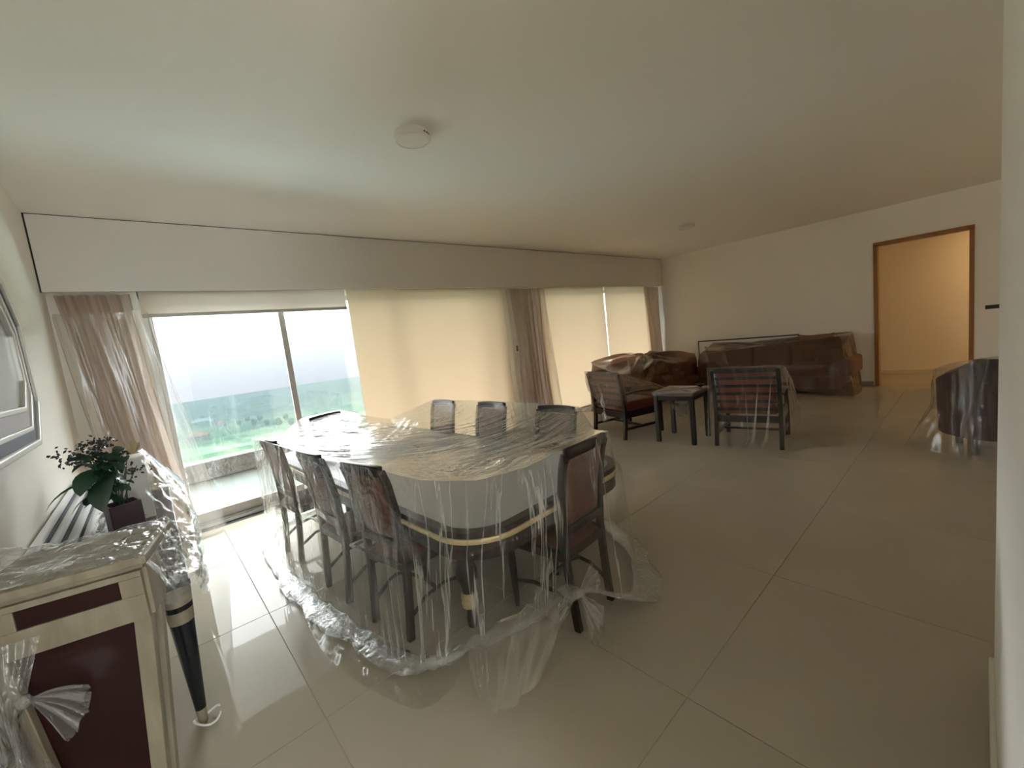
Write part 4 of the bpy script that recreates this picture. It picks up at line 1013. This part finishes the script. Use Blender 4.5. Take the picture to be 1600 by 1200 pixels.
def loose_cushion(loc, rot, label, m, s=.46):
    o = MB(); n = 16; u = np.linspace(-1, 1, n)
    for sg in (1, -1):
        g = np.zeros((n, n, 3)); a, b = u[:, None], u[None]
        k = 1-.06*(a*a*b*b)*0; g[:, :, 0] = s/2*a*(1-.10*(1-b*b)); g[:, :, 1] = s/2*b*(1-.10*(1-a*a)); g[:, :, 2] = sg*.085*np.clip((1-a*a)*(1-b*b), 0, 1)**.45
        o.grid(g)
    c = o.build('cushion', m, smooth=True); c.location = loc; c.rotation_euler = rot
    return tag(c, label, 'cushion', 'cushions piled on the sofas')
loose_cushion((9.05, 1.95, .80), (R(80), 0, R(85)), 'brown cushion standing at the right end of the far wall sofa', 'sofa', .54)
loose_cushion((9.15, 3.75, .72), (R(75), 0, R(80)), 'taupe cushion at the left end of the far wall sofa', 'linen')
loose_cushion((7.15, 4.46, .72), (R(70), R(8), R(10)), 'taupe cushion at the left end of the sofa below the blind', 'linen', .5)
loose_cushion((7.70, 4.46, .74), (R(72), R(-6), R(-8)), 'brown cushion in the middle of the sofa below the blind', 'sofa', .5)
# covers in room coordinates
st = [((8.78, 1.55, .80), (8.74, 1.48, .45), (8.68, 1.40, .01)), ((8.92, 1.62, 1.00), (8.72, 2.2, .52), (8.70, 2.2, .08)), ((8.86, 2.9, .90), (8.72, 2.9, .50), (8.70, 2.9, .06)), ((8.84, 3.5, .84), (8.72, 3.5, .50), (8.70, 3.5, .06)), ((8.82, 3.97, .80), (8.74, 4.00, .45), (8.72, 4.01, .01)),
      ((9.25, 3.99, .88), (9.25, 4.01, .5), (9.25, 4.02, .02)), ((9.60, 3.99, .98), (9.66, 4.01, .5), (9.68, 4.02, .02)), ((9.62, 3.2, .95), (9.68, 3.2, .5), (9.70, 3.2, .05)), ((9.62, 2.3, 1.00), (9.68, 2.3, .5), (9.70, 2.3, .05)), ((9.62, 1.55, 1.02), (9.68, 1.5, .5), (9.69, 1.45, .02)), ((9.20, 1.52, .98), (9.20, 1.44, .45), (9.15, 1.36, .01))]
cover('sofa_cover', 'brownish plastic sheet stretched over the sofa against the far wall', st, (9.25, 2.9, .90), 'brown_film', 'brown_film', 1.3, seed=51, samp=.03, amp=.02, freq=26, sharp=.75)
st = [((6.45, 4.15, .70), (6.38, 4.1, .4), (6.35, 4.08, .02)), ((6.9, 4.13, .76), (6.9, 4.08, .45), (6.9, 4.05, .05)), ((7.5, 4.14, .84), (7.5, 4.08, .45), (7.5, 4.05, .05)), ((8.05, 4.16, .74), (8.05, 4.08, .45), (8.05, 4.05, .05)), ((8.6, 4.14, .70), (8.6, 4.08, .45), (8.6, 4.05, .05)), ((9.02, 4.15, .82), (9.06, 4.1, .45), (9.08, 4.08, .02)),
      ((9.06, 4.65, .84), (9.12, 4.65, .45), (9.14, 4.65, .02)), ((9.02, 5.04, .84), (9.08, 5.06, .45), (9.1, 5.06, .02)), ((8.5, 5.06, .86), (8.5, 5.07, .45), (8.5, 5.08, .05)), ((7.9, 5.06, 1.00), (7.9, 5.07, .45), (7.9, 5.08, .05)), ((7.2, 5.06, 1.02), (7.2, 5.07, .45), (7.2, 5.08, .05)), ((6.5, 5.04, .96), (6.44, 5.06, .45), (6.4, 5.08, .02)), ((6.42, 4.6, .80), (6.36, 4.6, .4), (6.32, 4.6, .02))]
cover('sofa_cover', 'brownish plastic sheet draped in swags over the sofa below the blind', st, (7.7, 4.6, .97), 'brown_film', 'brown_film', 1.4, seed=61, samp=.05, amp=.05, freq=16, sharp=.35)
b = thing('leaning_panel', 'pale framed board leaning on the far wall behind the sofa', 'panel', (XR-.05, 3.38, 0))
MB().bb(0, .018, -.98, .98, .0, 1.01).build('board', 'white', b)
MB().bb(-.006, .024, -1.0, 1.0, 1.01, 1.035).bb(-.006, .024, -1.0, -.98, 0, 1.01).bb(-.006, .024, .98, 1.0, 0, 1.01).build('board_frame', 'darkwood', b, bevel=.003)
